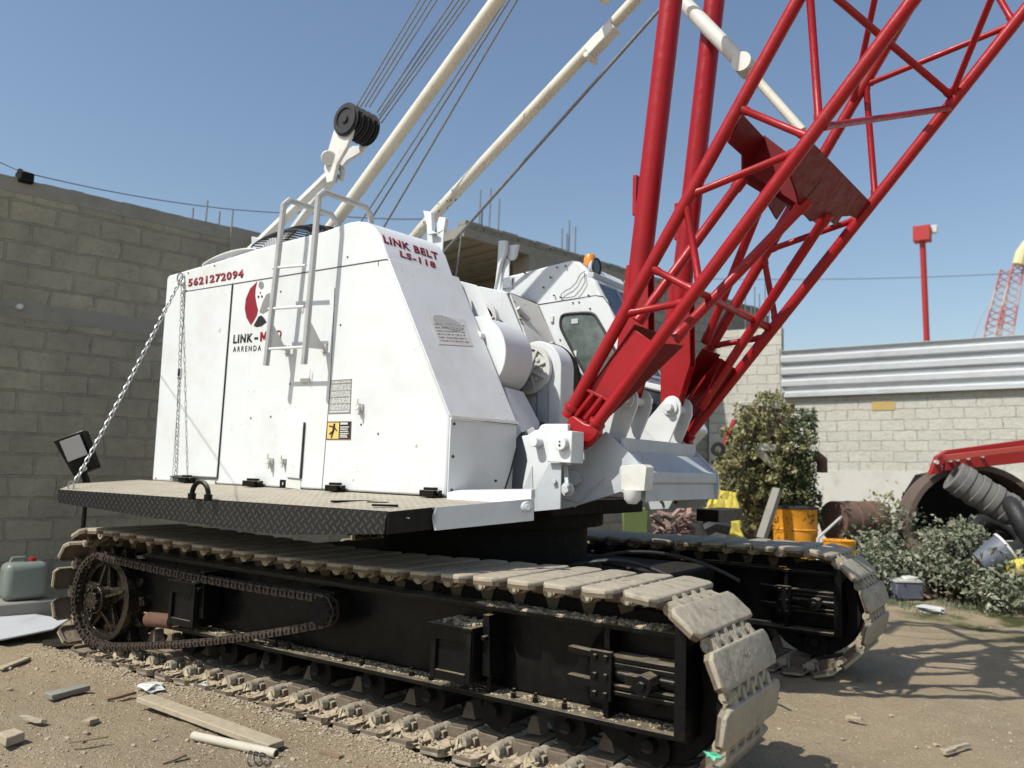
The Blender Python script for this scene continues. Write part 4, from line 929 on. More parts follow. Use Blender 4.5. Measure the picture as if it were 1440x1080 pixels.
# beacon and work lamp
q = CB(808, 362) + V((0, .28, 0)); m = MB(); m.tube([q + V((0, 0, -.06)), q, q + V((0, 0, .06)), q + V((0, 0, .09)), q + V((0, 0, .10))], [.06, .06, .055, .04, .012], 24); bc = obj('beacon', m, AMBER, cab, .004)
m = MB(); m.cyl(q + V((0, 0, -.09)), q + V((0, 0, -.055)), .085, 24); obj('beacon_base', m, RUST, bc)
q = CB(829, 371) + V((0, .12, 0)); m = MB(); m.tube([q - V((.07, 0, 0)), q - V((.04, 0, 0)), q], [.025, .06, .075], 24); lmp = obj('work_lamp', m, GREYP, cab, .003)
m = MB(); m.ring(q + V((.005, 0, 0)), (1, -.0, .0), .08, .066, .018, 28); m.cyl(q + V((-.03, 0, -.09)), q + V((-.03, 0, -.05)), .012, 8); obj('lamp_rim', m, RUB, lmp)
m = MB(); m.cyl(q + V((.004, 0, 0)), q + V((.008, 0, 0)), .066, 24); obj('lamp_lens', m, GLASSD, lmp)

# ---- revolving frame nose, boom foot block
YF = 5.05
m = MB(); m.bb((-6.7, 4.95, 1.26), (-3.1, 6.4, 1.375)); rf = obj('revolving_frame', m, BLACKM, root, .01)
m = MB(); mp = [(773, 600), (800, 598), (845, 612), (851, 607), (884, 636), (898, 652), (909, 664), (908, 707), (873, 692), (804, 713), (788, 716), (755, 712), (742, 640)]
m.prism([PY(YF, *p) for p in mp], (0, .03, 0)); fs = obj('side_plate', m, GREYP, rf, .004)
m = MB(); m.tube([PY(YF - .005, 808, 713), PY(YF - .005, 850, 672)], .006, 6); m.tube([PY(YF - .005, 790, 700), PY(YF - .005, 813, 706)], .006, 6); obj('weld_bead', m, GREYP, fs)
m = MB(); q = PY(YF, 809, 673); m.cyl(q + V((0, -.05, 0)), q, .055, 24); obj('pin_boss', m, GREYP, fs, .003)
# far side plate
nz0 = PY(YF, 898, 652); nb = PY(YF, 909, 664); 
m = MB(); m.prism([V((PY(YF, *p).x, 6.33, PY(YF, *p).z)) for p in ((845, 612), (851, 607), (884, 636), (909, 664), (911, 680), (908, 707), (873, 692), (800, 700))], (0, .03, 0)); obj('side_plate', m, GREYP, rf, .004)
# apron between the plates
tp0 = PY(YF + .03, 884, 636.5); tp1 = PY(YF + .03, 911, 663); bt1 = PY(YF + .03, 911, 679); ub = PY(YF + .03, 908, 706)
m = MB(); back = V((tp0.x - .25, 0, tp0.z + .0))
def YS(p, y): return V((p.x, y, p.z))
y0, y1 = YF + .03, 6.33
m.prism([YS(tp0, y0), YS(tp1 + V((-.03, 0, .01)), y0), YS(tp1, y0), YS(bt1, y0), YS(bt1 + V((-.02, 0, -.008)), y0), YS(ub, y0), YS(ub + V((-.02, 0, .01)), y0), YS(bt1 + V((-.06, 0, 0)), y0), YS(tp1 + V((-.06, 0, -.01)), y0), YS(tp0 + V((0, 0, -.02)), y0)], (0, y1 - y0, 0))
obj('nose_apron', m, GREYP, rf, .01)
m = MB(); m.prism([YS(tp0 + V((-.3, 0, .0)), y0), YS(tp0, y0), YS(tp1 + V((-.05, 0, .02)), y0), YS(tp1 + V((-.05, 0, .016)), y0), YS(tp0 + V((0, 0, -.004)), y0), YS(tp0 + V((-.3, 0, -.004)), y0)], (0, y1 - y0, 0)); obj('nose_deck', m, CREAM, rf)  # cream paints sunlight on the nose top, the grey apron its shade
m = MB(); cb0 = PY(y0, 876, 636); m.bb((cb0.x - .02, y0, cb0.z - .02), (cb0.x + .01, y1, cb0.z + .10)); obj('cross_beam', m, GREYP, rf, .004)
# white box on the nose and roller below
m = MB(); m.prism([PY(4.93, *p) for p in ((873, 655), (903, 653), (909, 657), (906, 690.5), (873, 689))], (0, .12, 0)); nbx = obj('nose_box', m, WHITE2, rf, .003)
m = MB(); q = PY(4.98, 893, 702); m.tube([q + V((0, -.04, .06)), q + V((0, -.04, 0)), q + V((0, -.04, -.03))], [.06, .055, .03], 16); obj('bump_stop', m, WHITE2, nbx)
m = MB(); m.prism([PY(6.5, *p) for p in ((907, 703), (960, 695), (989, 695), (994, 713), (907, 717))], (0, .012, 0)); fp2 = obj('far_rocker_plate', m, GREYP, rf, .002)
m = MB()
for px in (931, 951): q = PY(6.49, px, 706); m.cyl(q + V((0, -.02, 0)), q, .014, 6)
obj('bolt', m, SEAM, fp2)
m = MB(); m.bb((PY(6.6, 994, 713).x - .1, 6.62, 1.2), (PY(6.6, 1009, 713).x, 7.2, 1.30)); obj('far_walkway', m, BLACK, rf, .004)
m = MB(); m.prism([PY(6.2, *p) for p in ((862, 712), (900, 712), (900, 745), (862, 745))], (-.0, .02, 0)); 
m.b.free()
# boom foot bracket: plates and block
YB = 4.66
m = MB(); bp = [(733, 613), (741, 612), (752, 605), (757, 604), (758, 601), (761, 597.5), (766, 596), (798, 596), (798, 654), (772, 655), (753, 693), (750, 720), (733, 690), (741, 648), (739, 636)]
m.prism([PY(4.82, *p) for p in bp], (0, .06, 0)); bpl = obj('boom_foot_bracket', m, WHITE, root, .008)
m = MB(); m.prism([PY(YB, 770.5, 604.5), PY(YB, 804.5, 606), PY(YB, 803, 651.5), PY(YB, 769, 649.5)], (0, .16, 0)); blk = obj('pin_block', m, WHITE, bpl, .006)
m = MB(); q = PY(YB, 792, 624); m.cyl(q + V((0, -.045, 0)), q, .044, 28); pn = obj('boom_pin', m, WHITE, bpl, .004)
m = MB(); m.cyl(q + V((0, -.048, .012)), q + V((0, -.044, .012)), .006, 10); m.cyl(q + V((0, -.048, -.012)), q + V((0, -.044, -.012)), .008, 10); obj('pin_hole', m, BLK, pn)
m = MB(); q = PY(4.80, 756, 622); m.cyl(q + V((0, -.06, 0)), q + V((0, .02, 0)), .034, 20); obj('side_pin', m, WHITE, bpl, .003)
m = MB(); m.prism([PY(4.70, *p) for p in ((772, 651), (789, 651), (788, 716), (751, 719.5), (752, 689))], (0, .012, 0)); m.prism([PY(4.7, 750, 718), PY(4.7, 748, 655), PY(4.7, 735, 688)], (0, .012, 0)); gs = obj('gusset', m, GREYP, bpl, .003)  # grey colour stands in for shading on the slightly turned plate
m = MB(); q = PY(4.69, 780, 677); m.cyl(q + V((0, -.015, 0)), q, .018, 6)
obj('bolt', m, GREYP, gs, .002)
m = MB(); A = PY(4.9, 795, 652); B = PY(4.88, 798, 688); m.beam(A, B, .012, .03, (1, 0, 0)); m.cyl(B + V((0, -.03, 0)), B + V((0, .04, 0)), .03, 6); m.ring(B + V((0, .0, 0)), (0, 1, 0), .05, .028, .012, 20); obj('pawl_lever', m, WHITE, bpl, .003)
# second fork bracket for the far boom foot (same shape, mirrored)
m = MB(); m.prism([V((PY(4.82, *p).x, 6.50, PY(4.82, *p).z)) for p in bp[:11]], (0, .06, 0)); obj('boom_foot_bracket', m, WHITE, root, .006)

# ---- mast (red A-frame tubes) and its foot brackets
foot = V((-2.70, 0, .505 + EYE))
def mast(y, sgn):
    b0 = V((foot.x, y, foot.z)); k0 = V((-2.62, y, 1.47 + EYE)); top = V((-2.62 + (-2.40 + 2.62) * 2.2, y, 1.47 + EYE + (3.45 - 1.47) * 2.2))
    t = obj('mast_leg', (lambda m: (m.tube([b0.lerp(k0, .62), k0, top], [.062, .082, .082], 24), m)[1])(MB()), RED, root)
    m = MB(); d = (k0 - b0).normalized(); n = V((d.z, 0, -d.x))
    w0, w1 = .065, .15
    for s in (-.055, .043):
        m.prism([b0 - n * w0 + V((0, s, -.02)), b0 + n * w0 + V((0, s, -.02)), b0 + d * .35 + n * w1 + V((0, s, 0)), k0 + n * .085 + V((0, s, 0)), k0 - n * .085 + V((0, s, 0)), b0 + d * .35 - n * .10 + V((0, s, 0))], (0, .012, 0))
    m.prism([b0 + d * .05 + n * .075 + V((0, -.05, 0)), b0 + d * .33 + n * .15 + V((0, -.05, 0)), b0 + d * .33 + n * .14 + V((0, -.05, 0)), b0 + d * .05 + n * .065 + V((0, -.05, 0))], (0, .10, 0))
    m.prism([b0 + d * .05 - n * .065 + V((0, -.05, 0)), b0 + d * .36 - n * .1 + V((0, -.05, 0)), b0 + d * .36 - n * .09 + V((0, -.05, 0)), b0 + d * .05 - n * .055 + V((0, -.05, 0))], (0, .10, 0))
    m.cyl(b0 + V((0, -.06, 0)), b0 + V((0, .06, 0)), .075, 24); obj('leg_foot', m, RED, t, .003)
    q = V((-2.58, y, 2.05 + EYE)); m = MB(); m.box(q + V((-.085, 0, -.05)), (.03, .05, .3)); obj('stop_lug', m, RED, t, .003)
    return t
mast(5.31, -1); mast(6.05, 1)
def mast_bracket(y):
    prof = ((936, 560), (941, 557), (947, 556.5), (953, 560), (957, 567), (957, 581), (950, 600), (933, 640), (926, 636), (921, 618), (901, 601))
    pp = [P('y', 5.93, *p) for p in prof]
    m = MB(); m.prism([V((p.x, y - .12, p.z)) for p in pp], (0, .02, 0)); m.prism([V((p.x, y + .10, p.z)) for p in pp], (0, .02, 0)); bq = obj('mast_bracket', m, WHITE, root, .004)
    q = P('y', 5.93, 943, 573); q = V((q.x, y - .12, q.z)); m = MB(); m.cyl(q + V((0, -.018, 0)), q, .062, 26); m.cyl(q + V((0, -.06, 0)), q + V((0, .3, 0)), .033, 20); obj('mast_pin', m, WHITE, bq, .003)
mast_bracket(6.05); mast_bracket(5.31)

# ---- boom base section
YN_, YFF = 4.9, 6.46
BK = (V((-2.95, 0, .37 + EYE)), V((-1.38, 0, 2.90 + EYE))); FT = (V((-2.74, 0, .29 + EYE)), V((-.74, 0, 2.70 + EYE)))
def chordp(C, t, y): p = C[0].lerp(C[1], t); return V((p.x, y, p.z))
boom = empty('boom', (-2.85, 5.68, 1.9), None, None, None, root)
for y in (YN_, YFF):
    for C in (BK, FT):
        m = MB(); m.tube([chordp(C, -.005, y), chordp(C, .30, y), chordp(C, 2.5, y)], .043, 16); obj('chord', m, RED, boom)
def Fp(px, py): 
    d = FT[1] - FT[0]; n = V((d.z, 0, -d.x)); return PL(V((FT[0].x, 0, FT[0].z)), n, px, py)
def Bp(px, py):
    d = BK[1] - BK[0]; n = V((d.z, 0, -d.x)); return PL(V((BK[0].x, 0, BK[0].z)), n, px, py)
def lace(a, c, r=.026):
    m = MB(); a = V(a); c = V(c); d = (c - a).normalized(); L = .045 + r
    m.tube([a, a + d * (L), a + d * (L + .012), c - d * (L + .012), c - d * L, c], [r * 1.22, r * 1.2, r, r, r * 1.2, r * 1.22], 12); return obj('lacing', m, RED, boom)
def tz(C, z): return (z + EYE - C[0].z) / (C[1].z - C[0].z)
sidel = [((890, 449), (959, 418)), ((918, 378), (975, 407)), ((972, 288), (978, 397)), ((977, 278), (1118, 205)), ((1037, 151), (1128, 187)), ((1139, 169), (1137, -28))]
def snap(C, q):
    d = C[1] - C[0]; t = ((q.x - C[0].x) * d.x + (q.z - C[0].z) * d.z) / (d.x * d.x + d.z * d.z); return t
for i, (a, c) in enumerate(sidel):
    C1, C2 = (FT, BK) if i == 5 else (BK, FT)
    t1 = snap(C1, PY(YN_, *a)); t2 = snap(C2, PY(YN_, *c))
    for y in (YN_, YFF): lace(chordp(C1, t1, y), chordp(C2, t2, y), .024)
# further side lacing above the frame
zz = [(BK, 1.03), (FT, 1.20), (BK, 1.45), (FT, 1.62), (BK, 1.9), (FT, 2.05), (BK, 2.4)]
for (c1, t1), (c2, t2) in zip(zz, zz[1:]):
    for y in (YN_, YFF): lace(chordp(c1, t1, y), chordp(c2, t2, y), .022)
# front-face lacing
for a, c in (((975, 407), (1080, 461)), ):
    lace(PY(YN_, *a), PY(YFF, *c), .024)
lace(PY(YN_, 918, 378), chordp(BK, tz(BK, PY(YN_, 918, 378).z - EYE), YFF), .024)
tB = .90; lace(PY(YN_, 1158, 178), PY(YFF, 1335, 152), .022)
F1 = PY(YFF, 1338, 135)
lace(F1, chordp(FT, 1.42, YN_), .022); lace(chordp(BK, 1.05, YN_), F1, .024)
for t0, t1 in ((1.42, 1.9), (1.9, 2.4)): lace(chordp(FT, t0, YN_), chordp(FT, t1, YFF), .022); lace(chordp(FT, t0, YFF), chordp(FT, t0, YN_), .022)
for t0, t1 in ((.98, 1.45), (1.45, 1.95)): lace(chordp(BK, t0, YFF), chordp(BK, t1, YN_), .022)
# crossing inner tubes from the feet to the middle of the diaphragm
lace(Bp(897, 452), Bp(1044, 252), .036); lace(Bp(992, 482), Bp(1080, 262), .034)
lace(Fp(948, 477), Fp(1135, 283), .036); lace(Fp(985, 572), Fp(1165, 300), .036)
# diaphragm beams
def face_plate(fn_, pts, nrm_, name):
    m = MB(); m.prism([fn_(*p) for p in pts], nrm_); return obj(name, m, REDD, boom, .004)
dB = (BK[1] - BK[0]).normalized(); nB = V((dB.z, 0, -dB.x)); dF = (FT[1] - FT[0]).normalized(); nF = V((dF.z, 0, -dF.x))
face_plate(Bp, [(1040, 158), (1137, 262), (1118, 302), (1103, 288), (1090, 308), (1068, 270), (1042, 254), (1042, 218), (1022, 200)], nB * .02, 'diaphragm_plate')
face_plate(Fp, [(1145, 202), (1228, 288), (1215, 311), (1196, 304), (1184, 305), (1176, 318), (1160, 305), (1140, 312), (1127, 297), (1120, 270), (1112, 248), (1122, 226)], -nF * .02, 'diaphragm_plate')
tbm, tfm = tz(BK, PY(YN_, 1035, 170).z - EYE), tz(FT, PY(YN_, 1135, 222).z - EYE)
A = chordp(BK, tbm, 5.4); B = chordp(FT, tfm, 5.4)
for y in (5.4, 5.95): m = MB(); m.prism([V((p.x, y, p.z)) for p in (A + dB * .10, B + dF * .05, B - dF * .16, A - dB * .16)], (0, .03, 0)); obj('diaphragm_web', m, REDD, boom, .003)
# feet: webs between chords, lugs
def bfoot(y, near):
    s = 1 if near else -1
    a = chordp(BK, .0, y); c = chordp(FT, .0, y); a2 = PY(YN_, 888, 461); c2 = PY(YN_, 917, 481)
    a2 = V((a2.x, y, a2.z)); c2 = V((c2.x, y, c2.z)); m = MB(); m.prism([a + V((0, .02, 0)), c + V((0, .02, 0)), c2 + V((0, .02, 0)), a2 + V((0, .02, 0))], (0, .012 * s, 0)); ft = obj('foot_web', m, RED, boom, .002)
    # dark front and back plates closing the foot towards the middle
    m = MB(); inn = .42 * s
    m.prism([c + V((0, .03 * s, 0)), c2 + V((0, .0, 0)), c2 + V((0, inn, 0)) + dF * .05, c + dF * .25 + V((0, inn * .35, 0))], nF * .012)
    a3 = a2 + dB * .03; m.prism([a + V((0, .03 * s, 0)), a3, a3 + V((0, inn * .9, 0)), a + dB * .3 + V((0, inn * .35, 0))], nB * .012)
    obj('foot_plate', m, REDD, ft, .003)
    # lug with pin bore
    m = MB(); m.prism([V((PY(4.86, *p).x, y - .04, PY(4.86, *p).z)) for p in ((794, 600), (799, 587), (806, 584), (822, 595), (833, 598), (841, 603), (840, 612), (826, 626), (818, 631), (806, 634), (796, 625))], (0, .08, 0)); obj('foot_lug', m, RED, ft, .012)
    m = MB(); m.ring(a + dB * .06, dB, .058, .03, .03, 20); m.ring(c + dF * .03, dF, .058, .03, .03, 20)
    for f in (.33, .66):
        q0 = a.lerp(c, f); m.tube([q0 + V((0, -.01, .02)), q0.lerp(a2.lerp(c2, f), .30) + V((0, -.01, 0))], .018, 8)
    m.beam(a.lerp(a2, .30), c.lerp(c2, .30), .02, .03, (0, 1, 0)); obj('foot_stiffener', m, RED, ft, .003)
bfoot(YN_, True); bfoot(YFF, False)
# white telescopic backstop from above down to the diaphragm
e1 = Bp(1128, 184); yb = max(5.2, min(6.2, e1.y)); e1 = V((e1.x, yb, e1.z)) if abs(e1.y - yb) > 1e-3 else e1
j1 = P('y', yb, 1047, 92); j0 = P('y', yb, 958, 0)
m = MB(); m.tube([ext(j0, j1, -1.2), j1], .058, 18); m.cyl(j1 + V((0, -.08, 0)), j1 + V((0, .08, 0)), .075, 22); bs = obj('boom_backstop', m, WHITE2, root)
m = MB(); m.tube([j1, e1], .034, 14); obj('backstop_rod', m, CREAM, bs)

# ================================================================== THINGS IN THE YARD
def leafcloud(m, fn, n, s0, s1, seed, up=.3):
    r = random.Random(seed)
    for i in range(n):
        p = fn(r)
        if p is None: continue
        s = s0 + (s1 - s0) * r.random() ** 2 * 1.25; d = V((r.gauss(0, 1), r.gauss(0, 1), r.gauss(0, 1) + up)).normalized(); u = d.orthogonal().normalized(); u.rotate(Matrix.Rotation(r.uniform(0, 6.28), 3, d)); v = d.cross(u)
        m.poly([p - u * s, p + v * s * .55 + d * s * .15, p + u * s, p - v * s * .55 + d * s * .15])
def ellcl(c, rad, clumps, seed, rr=.25):
    r0 = random.Random(seed); cs_ = []
    for k in range(clumps):
        d = V((r0.gauss(0, 1), r0.gauss(0, 1), abs(r0.gauss(0, 1)))).normalized(); cs_.append(V((c[0] + d.x * rad[0] * r0.uniform(.55, 1), c[1] + d.y * rad[1] * r0.uniform(.55, 1), c[2] + d.z * rad[2] * r0.uniform(.3, 1))))
    def f(r):
        q = r.choice(cs_); p = q + V((r.gauss(0, rr * .5), r.gauss(0, rr * .5), r.gauss(0, rr * .45))); return p if p.z > .02 else V((p.x, p.y, .02 + r.random() * .1))
    return f, cs_
def bushobj(name, parts, label, cat, group=None, stems=8, seed=1, base=None):
    base = V(base); rt_ = empty(name, base, label, cat, group)
    r = random.Random(seed); m = MB(); cl = []
    for k, (c, rad, clumps, n, s0, s1, mt) in enumerate(parts):
        f, cs_ = ellcl(c, rad, clumps, seed * 13 + k); m = MB(); leafcloud(m, f, n, s0, s1, seed * 7 + k); obj('foliage', m, mt, rt_, smooth=False); cl += cs_
    m = MB()
    for k in range(stems):
        q = r.choice(cl); st_ = V((base.x + r.uniform(-.2, .2) * 3 * parts[0][1][0] * .6, base.y + r.uniform(-.2, .2), 0)); m.tube([st_, (st_ + q) / 2 + V((r.uniform(-.05, .05), 0, .08)), q], [.014, .010, .004], 6)
    obj('stem', m, STEM, rt_)
    return rt_
RUSTD = paint('dark_weathered_rust', (.13, .095, .075), .9, (.05, .04, .035), .9, scale=5, bmp=.6)
# drum
dq = PD(11.3, 1118, 712); base = V((dq.x, dq.y, dq.z - .90))
dr_ = empty('steel_drum', base, 'dented orange steel drum with rusty chips and black rim, in front of the vine heap', 'drum')
m = MB(); prof = [(0, .285), (.015, .292), (.03, .285), (.28, .285), (.295, .296), (.31, .285), (.58, .285), (.595, .296), (.61, .285), (.865, .285), (.88, .294)]
n = 48; rings = []
for z, r_ in prof: rings.append([m.b.verts.new(base + V(((r_ + .006 * noise.noise(V((math.cos(k * .13) * 2, math.sin(k * .13) * 2, z * 4)))) * math.cos(2 * math.pi * k / n), r_ * math.sin(2 * math.pi * k / n), z))) for k in range(n)])
for a, c in zip(rings, rings[1:]):
    for k in range(n): m.b.faces.new((a[k], a[(k + 1) % n], c[(k + 1) % n], c[k]))
obj('drum_shell', m, YEL, dr_)
m = MB(); m.ring(base + V((0, 0, .885)), (0, 0, 1), .300, .275, .03, 48); obj('rim', m, RUB, dr_, .004)
m = MB(); m.cyl(base + V((0, 0, .84)), base + V((0, 0, .862)), .278, 40); m.blob(base + V((.1, 0, .88)), .1, 1, (1, .7, .3), .5); obj('lid', m, RUB, dr_)
m = MB(); m.box(base + V((0, 0, -base.z / 2 - .005)), (.75, .6, max(.05, base.z - .0))); obj('concrete_block', m, CEM, None, .02, 'grey concrete block under the orange drum', 'block')
# small orange bucket
q = PD(10.6, 1180, 800); q.z = 0
h_ = PD(10.6, 1180, 760).z
bk_ = empty('bucket', V((q.x, q.y, 0)), 'small open orange bucket beside the rusty drum', 'bucket')
m = MB(); m.tube([V((q.x, q.y, 0)), V((q.x, q.y, h_ * .98)), V((q.x, q.y, h_))], [.16, .19, .205], 28, False); mm = m; ob = obj('bucket_body', mm, YEL, bk_); sm = ob.modifiers.new('s', 'SOLIDIFY'); sm.thickness = .008
m = MB(); m.ring(V((q.x, q.y, h_ - .08)), (0, 0, 1), .2, .185, .03, 28); obj('bucket_band', m, STEEL, bk_)
# rusty drum lying on its side
q = PD(12.2, 1203, 733); ax = MRh * .9 + MFh * .35; ax.z = 0; ax.normalize()
rd = empty('rusty_drum', V((q.x, q.y, q.z - .3)), 'rusty brown drum lying on its side by the weeds', 'drum')
m = MB(); A = V(q) - ax * .42; B = V(q) + ax * .42; m.tube([A, A.lerp(B, .33), A.lerp(B, .34), A.lerp(B, .66), A.lerp(B, .67), B], [.29, .29, .3, .29, .3, .29], 40); obj('drum_shell', m, paint('brown_weathered_drum', (.15, .09, .06), .9, (.07, .05, .04), .8, scale=6), rd, .006)
m = MB(); m.box(V((q.x, q.y, (q.z - .3) / 2)), (.9, .6, max(.05, q.z - .32))); obj('scrap_pile', m, RUST, None, .06, 'brown scrap plates piled under the rusty drum', 'scrap')
# metal rod leaning
m = MB(); A = PD(10.9, 1150, 757); B = PD(11.6, 1183, 727); m.tube([A, B], .018, 8); m.tube([V((A.x, A.y, 0)), A], .022, 8); obj('metal_rod', m, PVC, None, 0, 'pale bent metal rod leaning by the orange drum', 'rod')
# yellow crumpled sheet
m = MB(); r = random.Random(5); nx, nyy = 14, 10
c00, c10, c11, c01 = PD(10.2, 985, 737), PD(10.2, 1045, 762), PD(10.8, 1036, 694), PD(10.8, 1003, 690)
gr = [[c00.lerp(c10, i / nx).lerp(c01.lerp(c11, i / nx), j / nyy) + V((0, 1, 0)) * .12 * noise.noise(V((i * .5, j * .5, 0))) + V((0, 0, 1)) * .07 * noise.noise(V((i * .6, j * .6, 5))) for j in range(nyy + 1)] for i in range(nx + 1)]
vs = [[m.b.verts.new(p) for p in row] for row in gr]
for i in range(nx):
    for j in range(nyy):
        if 3 < i < 9 and j < 5: continue
        m.b.faces.new((vs[i][j], vs[i + 1][j], vs[i + 1][j + 1], vs[i][j + 1]))
o = obj('bent_fender', m, YELF, None, 0, 'crumpled yellow sheet metal fender leaning at the foot of the vines', 'fender'); sm = o.modifiers.new('s', 'SOLIDIFY'); sm.thickness = .02
m = MB(); pth = [PD(10.1, *p) for p in ((986, 737), (992, 726), (1000, 722), (1010, 728), (1022, 722), (1030, 727))]; m.tube(pth, .05, 10); m.tube([PD(10.1, 990, 745), PD(10.1, 1005, 738), PD(10.1, 1025, 742)], .09, 8); obj('scrap_hose', m, RUB, None, 0, 'bunched black rubber hose beneath the yellow fender', 'hose')
# grey post leaning
m = MB(); m.beam(PD(10.6, 1070, 760), PD(11.0, 1093, 690), .10, .14, (0, 1, 0)); obj('plank', m, CEM, None, .006, 'grey weathered plank leaning left of the orange drum', 'plank')
# heap under the vines: an old machine body
v0 = plan(0, 0)
hp = PD(12.6, 1085, 700); hx_ = V((hp.x, hp.y, 0))
mc = empty('old_machine', hx_, 'derelict yellowed machine frame buried in vines against the back wall', 'machine')
def HQ(px, py, d=12.6): return PD(d, px, py)
m = MB()
for a, c in (((1041, 567), (1080, 569)), ((1041, 567), (1036, 615)), ((1107, 572), (1112, 630)), ((1080, 569), (1107, 574)), ((1036, 628), (1115, 632))): m.beam(HQ(*a, 12.0), HQ(*c, 12.0), .06, .07, (0, 1, 0))
obj('frame', m, CREAM, mc, .006)
m = MB(); c = HQ(1085, 660, 12.9); m.box(V((c.x, c.y, .95)), (1.0, .8, 1.9), Matrix.Rotation(.5, 3, 'Z')); c2 = HQ(1078, 600, 12.5); m.box(V((c2.x, c2.y, c2.z)), (.72, .4, .7), Matrix.Rotation(.5, 3, 'Z')); obj('body', m, RUSTD, mc, .03)
m = MB(); m.tube([HQ(1146, 640, 12.2), HQ(1156, 648, 12.2), HQ(1156, 664, 12.2)], .08, 14); obj('exhaust_pipe', m, RUST, mc)
m = MB(); m.beam(HQ(1019, 625, 11.8), HQ(1033, 590, 11.8), .05, .06, (0, 1, 0)); obj('lever', m, REDF, mc)
m = MB(); m.ring(HQ(1010, 632, 11.7), MFh, .10, .05, .06, 20); obj('hook', m, RUB, mc)
m = MB(); m.beam(HQ(1066, 634, 11.8), HQ(1090, 656, 11.8), .10, .05, (0, 1, 0)); m.beam(HQ(1066, 628, 11.8), HQ(1090, 630, 11.8), .10, .1, (0, 1, 0)); obj('bent_plate', m, CREAM, mc)
def vinef(quads, thick, seed):
    def f(r):
        q = r.choices(quads, [w_[4] for w_ in quads])[0]; u, v = r.random(), r.random()
        px = q[0] + (q[1] - q[0]) * u; py = q[2] + (q[3] - q[2]) * v; nn = noise.noise(V((px * .09, py * .09, seed))); 
        if nn < -.22 + .25 * r.random() - .15: return None
        return PD(r.uniform(11.7, 12.4) - thick * nn, px + r.gauss(0, 2), py + r.gauss(0, 2))
    return f
m = MB(); leafcloud(m, vinef([(1005, 1112, 636, 705, 6), (992, 1085, 655, 745, 4.5), (1034, 1114, 568, 640, 5), (1015, 1045, 600, 660, 1.6), (1060, 1100, 553, 576, .9), (1085, 1140, 600, 705, 3)], .9, 1), 14000, .016, .042, 21)
vi = empty('vine', hx_, 'yellow green vine thick over the derelict machine', 'vine'); obj('foliage', m, LEAFV, vi, smooth=False)
m = MB(); leafcloud(m, vinef([(1108, 1148, 575, 690, 4), (1120, 1155, 690, 735, 2), (1090, 1120, 680, 712, 1)], .5, 4), 6000, .015, .036, 22); obj('shaded_foliage', m, LEAFD, vi, smooth=False)  # darker leaf colour paints the shade on the vine's right side
m = MB(); r = random.Random(8)
for k in range(60):
    a = PD(12.1, r.uniform(1010, 1140), r.uniform(600, 740)); m.tube([a, a + V((r.uniform(-.2, .2), r.uniform(-.1, .1), r.uniform(-.3, .1))), a + V((r.uniform(-.3, .3), r.uniform(-.2, .1), r.uniform(-.5, 0)))], .006, 4)
obj('stem', m, STEM, vi)
# rags, green tarp seen below the crane
m = MB(); A = PD(9.9, 872, 717)
m.prism([PD(11, 875, 714), PD(11, 912, 714), PD(11, 912, 752), PD(11, 877, 752)], MFh * .08); obj('green_tarp', m, CLOTH, None, .02, 'faded green tarpaulin hanging behind the undercarriage', 'tarp')
m = MB(); r = random.Random(11)
for k in range(46): q = PD(r.uniform(9.6, 10.4), r.uniform(925, 975), r.uniform(722, 758)); d = V((r.gauss(0, 1), r.gauss(0, 1), r.gauss(0, .4))).normalized(); m.beam(q - d * .12, q + d * .12, .06, .02)
obj('rag_pile', m, PINK, None, .0, 'heap of faded pinkish rags and laths under the nose of the crane', 'rags', kind=None)
# weeds to the right
def PG(px, py): return P('z', 0, px, py)
def weed(name, px, py, wpx, hpx, depth, n, label, seed, mt=LEAFB, grp='weed bushes along the back wall'):
    c = PD(depth, px, py); s = depth / FPX; top = c.z + hpx * s * 1.0; base = V((c.x, c.y, 0)); hh = PD(depth, px, py - hpx).z
    return bushobj(name, [((c.x, c.y, hh * .25), (wpx * s * .8, .55, hh * .7), 34, n, .022, .055, mt), ((c.x, c.y - .1, hh * .2), (wpx * s * .85, .5, hh * .55), 22, n // 3, .02, .04, LEAFB)], label, 'bush', grp, 14, seed, base)
weed('weed_bush', 1262, 800, 58, 86, 11.8, 2800, 'grey green weed bush right of the rusty drum', 31)
weed('weed_bush', 1345, 800, 58, 92, 11.2, 2800, 'tall leafy weed bush in front of the rusty arch', 32)
weed('weed_bush', 1210, 812, 36, 64, 11.4, 1300, 'small low weed bush in front of the fallen rusty drum', 33)
weed('weed_bush', 1425, 830, 56, 66, 10.4, 1600, 'weed bush at the right edge of the photo beside the blue bucket', 34)
weed('weed_bush', 1230, 720, 60, 45, 14.2, 900, 'yellowish dry weeds at the foot of the limewashed wall', 35, LEAFV)
bushobj('shrub', [((-6.9, 8.6, .45), (.9, .5, .65), 26, 2600, .03, .06, LEAFD)], 'dark green shrub in shade between the left wall and the crane', 'shrub', None, 12, 41, (-6.9, 8.6, 0))
TYRE = paint('weathered_grey_rubber', (.17, .165, .15), .85, (.07, .065, .06), .8, scale=7)
